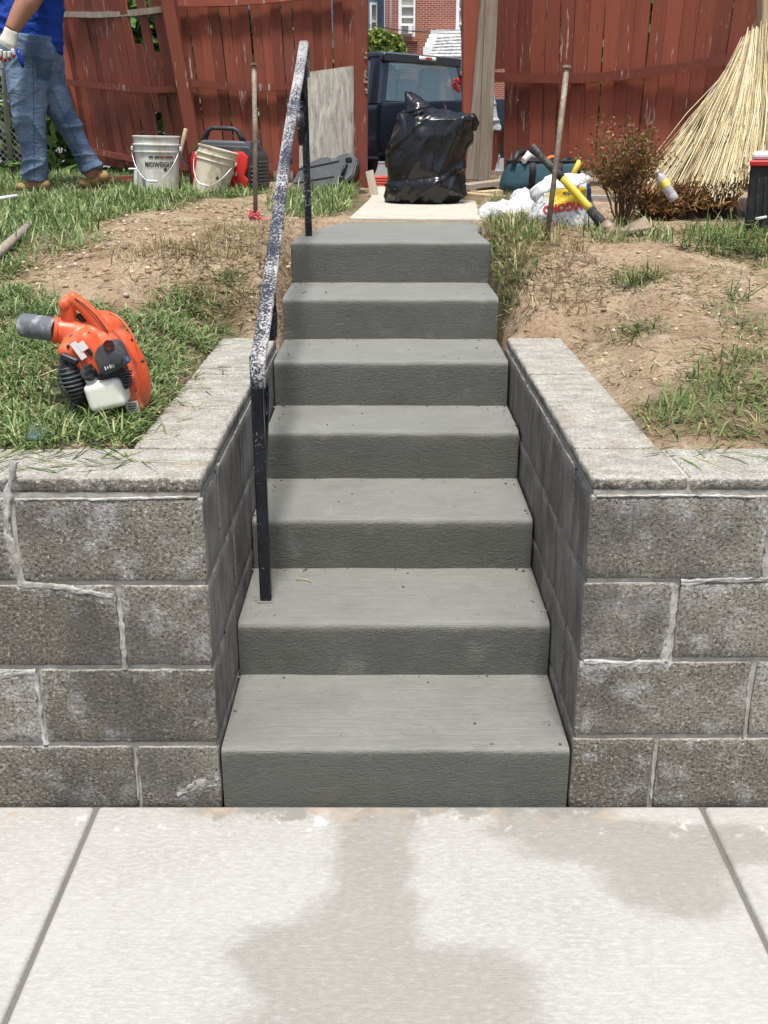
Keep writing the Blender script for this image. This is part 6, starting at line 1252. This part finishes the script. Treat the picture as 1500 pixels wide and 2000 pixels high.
# hose and stub seen in the gateway
b = B(); q = at(738, 360, 8.6)
for k in range(4): tube(b, [Vector((.10 * math.cos(a), .10 * math.sin(a), .02 + k * .02)) for a in [R(30 * i) for i in range(13)]], .011, 6)
obj('hose', b, flat('red_hose', (.50, .07, .04), .5), loc=Vector((q.x, q.y, lower(0, q.x, 8.6))), label='coiled red hose on the ground beyond the gateway', cat='hose')
a_, c_ = at(735, 395, 7.4), at(722, 335, 7.55); plank('stub_board', 'short grey board stub leaning by the left gate post', a_, c_, .055, .03, MGREY, 'board')
# ------------------------------------------------------------------ people
MSKIN = MT('skin', .5, .35); p = MSKIN.oc(); MSKIN.set(col=MSKIN.mix((.30, .14, .085), (.38, .19, .12), MSKIN.noise(p, 20, 3)), sss=.08); MSKIN = MSKIN.m
MHAIR = flat('dark_hair', (.02, .014, .010), .6, .3)
def m_denim(name, c0, c1, stain):
    s = MT(name, .85, .2); p = s.oc(); w_ = s.wave(s.mp(p, (1, 1, 1), rot=(0, .6, 0)), 160, 1, 1)
    c = s.mix(c0, c1, s.mr(s.noise(p, 5, 5, .6), .35, .65)); c = s.mix(c, tuple(min(1, x * 1.5) for x in c1), s.ma('MULTIPLY', s.mr(s.noise(s.mp(p, (6, 6, 16)), 1, 5, .6, 1.0), .56, .72), .6)); c = s.mix(c, stain, s.ma('MULTIPLY', s.mr(s.noise(p, 4, 4), .58, .75), .55))
    h = s.ma('ADD', s.ma('MULTIPLY', s.noise(s.mp(p, (8, 8, 20)), 1.2, 3, .5, 1.2), 3.0), s.ma('MULTIPLY', w_, .05)); s.set(col=c, nrm=s.bump(h, .006, .6)); return s.m
MJEAN = m_denim('blue_denim', (.065, .105, .175), (.165, .225, .31), (.36, .34, .28)); MPOCK = m_denim('pocket_denim', (.045, .07, .11), (.085, .12, .165), (.20, .20, .18)); MJEAN2 = m_denim('pale_denim', (.32, .36, .42), (.45, .48, .52), (.40, .40, .40))
s = MT('royal_blue_cotton', .8, .2); p = s.oc(); s.set(col=s.mix((.008, .035, .22), (.014, .06, .34), s.noise(p, 6, 4)), nrm=s.bump(s.noise(s.mp(p, (7, 7, 12)), 1, 3, .5, 1.4), .03, .8)); MSHIRT = s.m
MSHIRT2 = flat('grey_cotton', (.20, .20, .21), .85, .1); MBOOT = flat('tan_boot', (.36, .23, .10), .8, .25, .25, dirt=((.20, .15, .09), .5, 14)); MSOLE = flat('boot_sole', (.12, .085, .05), .85, .2)
MGLOVE = flat('cream_knit', (.62, .60, .52), .9, .08, .2, .002, 120); MGRED = flat('red_coating', (.33, .025, .03), .5, .12); 
def limb(b, pts, Y, dr=.95, n=18):
    """pts (px, py, half width px[, Y])"""
    P, rr = [], []
    for q in pts:
        y = q[3] if len(q) > 3 else Y; P.append(at(q[0], q[1], y)); rr.append(q[2] / (FPX / (y * CP)))
    tube(b, P, rr, n, flat=(dr, 1), up=(0, -1, 0))
def person(label, base, Y, jeans, shirt, arms, head, boots, m_j, m_s, folds=.009):
    t = thing('person', label, 'person', base); pp = put_on(t)
    b = B()
    for L_ in jeans: limb(b, [(q[0], q[1], q[2] * .72) + tuple(q[3:]) for q in L_] + [(L_[-1][0] - 4, L_[-1][1] + 14, L_[-1][2] * .6) + tuple(L_[-1][3:])], Y)
    limb(b, [(q[0], q[1], q[2] * .82) + tuple(q[3:]) for q in shirt], Y, .6)
    for A_ in arms: limb(b, A_, Y, 1.0)
    hx_, hy, hr = head; k = hr / (FPX / (Y * CP)); c_ = at(hx_, hy, Y); ell(b, c_, (k * .86, k * .95, k * 1.2)); limb(b, [(hx_ + 4, hy + hr * .7, hr * .5), (shirt[0][0], shirt[0][1] + 8, hr * .62)], Y, 1)
    fd = Vector((-1, -.25, 0)).normalized(); ell(b, c_ + fd * k * .92 + Vector((0, 0, -k * .12)), (k * .18, k * .14, k * .22)); ell(b, c_ + fd * k * .55 + Vector((0, 0, -k * .75)), (k * .45, k * .5, k * .4))
    for sy in (-1, 1): ell(b, c_ + Vector((.1 * k, sy * k * .9, -k * .1)), (k * .2, k * .1, k * .3))
    b = remesh(b, .009, 3); body = pp('body', b, MSKIN)
    b = B(); ell(b, c_ + Vector((k * .18, .0, k * .22)), (k * .86, k * 1.0, k * 1.08)); b = remesh(b, .012, 2); displace(b, lambda p: .006 * mn.noise(p * 40)); pp('hair', b, MHAIR)
    for sy in (-1, 1):
        b = B(); ell(b, c_ + fd * k * .80 + Vector((.02 * k, sy * k * .36, k * .08)), (k * .07, k * .13, k * .08)); pp('eye', b, MSTICK)
    b = B(); ell(b, c_ + fd * k * .86 + Vector((0, 0, -k * .52)), (k * .06, k * .26, k * .06)); pp('mouth', b, MGRED)
    b = B()
    for L_ in jeans: limb(b, L_, Y)
    b = remesh(b, .008, 4); displace(b, lambda p: folds * (max(0, ridge(Vector((p.x * 4 + p.z * 2, p.y * 4, p.z * 9 - p.x * 3)))) ** 4 * 2.0 * (.35 + .65 * math.exp(-((p.z - 1.62) / .10) ** 2) + .8 * math.exp(-((p.z - 1.32) / .07) ** 2)) + .35 * mn.noise(Vector((p.x * 7, p.y * 7, p.z * 8))))); bv = BVHTree.FromBMesh(b); je = pp('jeans', b, m_j)
    b = B(); limb(b, shirt, Y, .62)
    for A_ in arms: limb(b, [(A_[0][0], A_[0][1], A_[0][2] * 1.35) + tuple(A_[0][3:]), (lerp(A_[0][0], A_[1][0], .62), lerp(A_[0][1], A_[1][1], .62), A_[1][2] * 1.5) + tuple(A_[1][3:])], Y, 1)
    b = remesh(b, .008, 4); displace(b, lambda p: .012 * ridge(Vector((p.x * 5 + p.z * 4, p.y * 5, p.z * 8))) ** 3 + .004 * mn.noise(p * 15)); pp('shirt', b, m_s)
    for B_ in boots:
        b = B()
        for (px, py, rx, rz, y, tilt) in B_: sc = FPX / (y * CP); ell(b, at(px, py, y), (rx / sc, .05, rz / sc), (0, R(tilt), 0))
        b = remesh(b, .006, 3); bo_ = pp('boot', b, MBOOT)
        (x0, y0, rx, rz, yy, tl), (x1, y1, *_r) = B_[0], B_[-1]; sc = FPX / (yy * CP); b = B(); A2, C2 = at(x0, y0, yy) + Vector((0, 0, -rz / sc * .85)), at(x1, y1, yy) + Vector((0, 0, -_r[1] / sc * .95)); bar(b, A2 + (A2 - C2).normalized() * .04, C2 + (C2 - A2).normalized() * .05, .085, .02, up=(0, 1, 0), bev=.006); pp('sole', b, MSOLE, bo_)
    return t, pp, je, bv
def hand(pp, wr, pc, fingers, thumb, Y, pr, fr, m, m2, nm='glove'):
    sc = FPX / (Y * CP); b = B(); limb(b, [(wr[0], wr[1], pr * .8), (lerp(wr[0], pc[0], .5), lerp(wr[1], pc[1], .5), pr * .85), (pc[0], pc[1], pr), (lerp(pc[0], pc[0] * 2 - wr[0], .35), lerp(pc[1], pc[1] * 2 - wr[1], .35), pr * .8)], Y, .6)
    for f_ in fingers + [thumb]:
        P_ = [at(x, y, Y + dy) for x, y, dy in f_]; tube(b, P_, [fr * 1.1, fr, fr * .95, fr * .75][:len(P_)], 8)
    b = remesh(b, .0045, 2); g = pp(nm, b, m)
    for f_ in fingers:
        P_ = [at(x, y, Y + dy) for x, y, dy in f_]; b = B(); tube(b, [lerp(P_[-2], P_[-1], .1), lerp(P_[-2], P_[-1], .6), P_[-1] + (P_[-1] - P_[-2]) * .12], [fr * 1.05, fr * 1.0, fr * .6], 8); pp('finger_coating', b, m2, g)
    return g
q = gp_(62, 374)
t, pp, je, bv = person('man in blue shirt, faded jeans and tan boots walking left', q, 7.45,
    [[(58, 70, 54, 7.45), (60, 108, 56, 7.45), (57, 145, 45, 7.42), (55, 185, 38, 7.38), (58, 235, 30, 7.36), (65, 280, 24, 7.36), (69, 325, 23, 7.37), (70, 354, 24, 7.37)], [(72, 80, 46, 7.5), (84, 120, 40, 7.5), (99, 170, 30, 7.52), (116, 212, 27, 7.54), (140, 256, 22, 7.56), (159, 292, 19, 7.58), (172, 318, 21, 7.6), (180, 333, 22, 7.6)]],
    [(58, -225, 40), (60, -195, 66), (60, -140, 66), (60, -70, 63), (60, -10, 61), (59, 45, 61), (60, 84, 60), (62, 104, 58)],
    [[(90, -188, 24, 7.3), (80, -55, 23, 7.22), (68, -22, 22, 7.2), (53, 6, 21, 7.17), (36, 34, 17, 7.15), (22, 60, 13, 7.13)], [(30, -188, 22, 7.65), (5, -70, 20, 7.7), (-20, 20, 15, 7.6)]], (38, -300, 34),
    [[(82, 360, 16, 13, 7.37, 0), (66, 363, 18, 11, 7.37, 0), (48, 365, 17, 9, 7.37, 0)], [(200, 344, 13, 12, 7.62, 30), (184, 350, 16, 12, 7.62, 20), (166, 358, 15, 9, 7.62, 12)]], MJEAN, MSHIRT)
hand(pp, (23, 58), (15, 84), [[(2, 96, -.02), (1, 108, -.02), (4, 120, .0)], [(9, 100, -.03), (9, 112, -.03), (11, 122, .0)], [(17, 100, -.03), (18, 110, -.03), (19, 119, .0)], [(25, 96, -.02), (27, 105, -.02), (27, 113, .0)]], [(4, 78, .0), (-4, 90, .02), (-4, 102, .03)], 7.12, 17, .0105, MGLOVE, MGRED)
hand(pp, (-20, 20), (-26, 44), [[(-36, 54, 0), (-37, 66, 0), (-34, 76, .02)], [(-30, 56, 0), (-30, 70, 0), (-28, 80, .02)], [(-23, 56, 0), (-22, 70, 0), (-22, 78, .02)], [(-17, 54, 0), (-15, 64, 0), (-16, 72, .02)]], [(-36, 40, .0), (-44, 50, .02), (-44, 60, .03)], 7.6, 15, .0105, MGLOVE, MGRED)
def patch(poly, nu=8, off=.005):
    b_ = B(); V_ = []
    for i in range(nu + 1):
        row = []
        for j in range(nu + 1):
            u, v = i / nu, j / nu; x = (poly[0][0] * (1 - u) + poly[1][0] * u) * (1 - v) + (poly[3][0] * (1 - u) + poly[2][0] * u) * v; y = (poly[0][1] * (1 - u) + poly[1][1] * u) * (1 - v) + (poly[3][1] * (1 - u) + poly[2][1] * u) * v
            o_ = Vector((0, 0, CAMZ)); d_ = ray(x, y).normalized(); h = bv.ray_cast(o_, d_)[0]; h = h if h is not None else at(x, y, 7.4); row.append(b_.verts.new(h - d_ * off))
        V_.append(row)
    for i in range(nu):
        for j in range(nu): f = b_.faces.new((V_[i][j], V_[i + 1][j], V_[i + 1][j + 1], V_[i][j + 1])); f.smooth = True
    return b_
pp('pocket', patch([(68, 110), (106, 120), (96, 158), (72, 152)]), MPOCK, je)
for a, c_ in (((64, 108), (66, 345)), ((100, 175), (168, 318))):
    b = patch([(a[0], a[1]), (a[0] + 1.6, a[1]), (c_[0] + 1.6, c_[1]), (c_[0], c_[1])], 24, .003); pp('seam', b, MPOCK, je)
b = B(); P_ = [at(33, 96, 7.12), at(36, 104, 7.11), at(42, 122, 7.11), at(45, 132, 7.12)]; tube(b, P_, [.010, .014, .014, .008], 8, flat=(.5, 1), up=(0, -1, 0)); pp('blue_clip', b, flat('blue_clip', (.01, .02, .30), .35), je)
o_ = at(4, 118, 7.12); b = B(); bar(b, Vector(), at(2, 150, 7.12) - o_, .022, .016, up=(0, 1, 0), bev=.004); bx(b, at(4, 128, 7.12) - o_, (.03, .03, .05), bev=.008); obj('hand_tool', b, MGALV, loc=o_, label='grey hand tool held in the white gloved hand', cat='tool')
# helper behind the right gate post: only a red glove and a strip of pale jeans show
q = Vector((at(945, 345, 8.95).x, 8.95, 1.19))
t, pp, je, bv = person('person hidden behind right gate post with red glove and pale jeans', q, 8.95,
    [[(930, 75, 28), (928, 120, 27), (927, 200, 20), (928, 270, 17), (927, 330, 16), (927, 346, 17)], [(932, 75, 26), (938, 120, 24), (948, 190, 18), (960, 252, 15), (961, 310, 14), (960, 346, 15)]],
    [(930, -75, 22), (930, -50, 29), (930, 10, 29), (930, 60, 28), (931, 98, 28)],
    [[(918, -45, 13), (920, 50, 12), (924, 104, 11), (913, 134, 9), (903, 151, 8)], [(938, -45, 13, 9.1), (940, 40, 11, 9.25), (936, 110, 10, 9.3)]], (930, -125, 26),
    [[(930, 346, 12, 10, 8.9, 0), (918, 350, 13, 7, 8.88, 0)], [(962, 346, 11, 10, 8.9, 0), (952, 350, 12, 7, 8.88, 0)]], MJEAN2, MSHIRT2)
hand(pp, (903, 150), (896, 160), [[(889, 159, -.02), (885, 163, -.02), (884, 168, 0)], [(890, 163, -.02), (886, 169, -.02), (887, 174, 0)], [(893, 166, -.02), (890, 173, -.02), (892, 178, 0)], [(897, 168, -.02), (895, 175, -.02), (897, 180, 0)]], [(894, 156, -.03), (888, 155, -.05), (884, 158, -.05)], 8.9, 8, .0095, MGRED2 if 0 else MGRED, MGRED)
b = B(); tube(b, [at(905, 147, 8.9), at(900, 153, 8.9)], .031, 12); pp('watch', b, MBLACK)
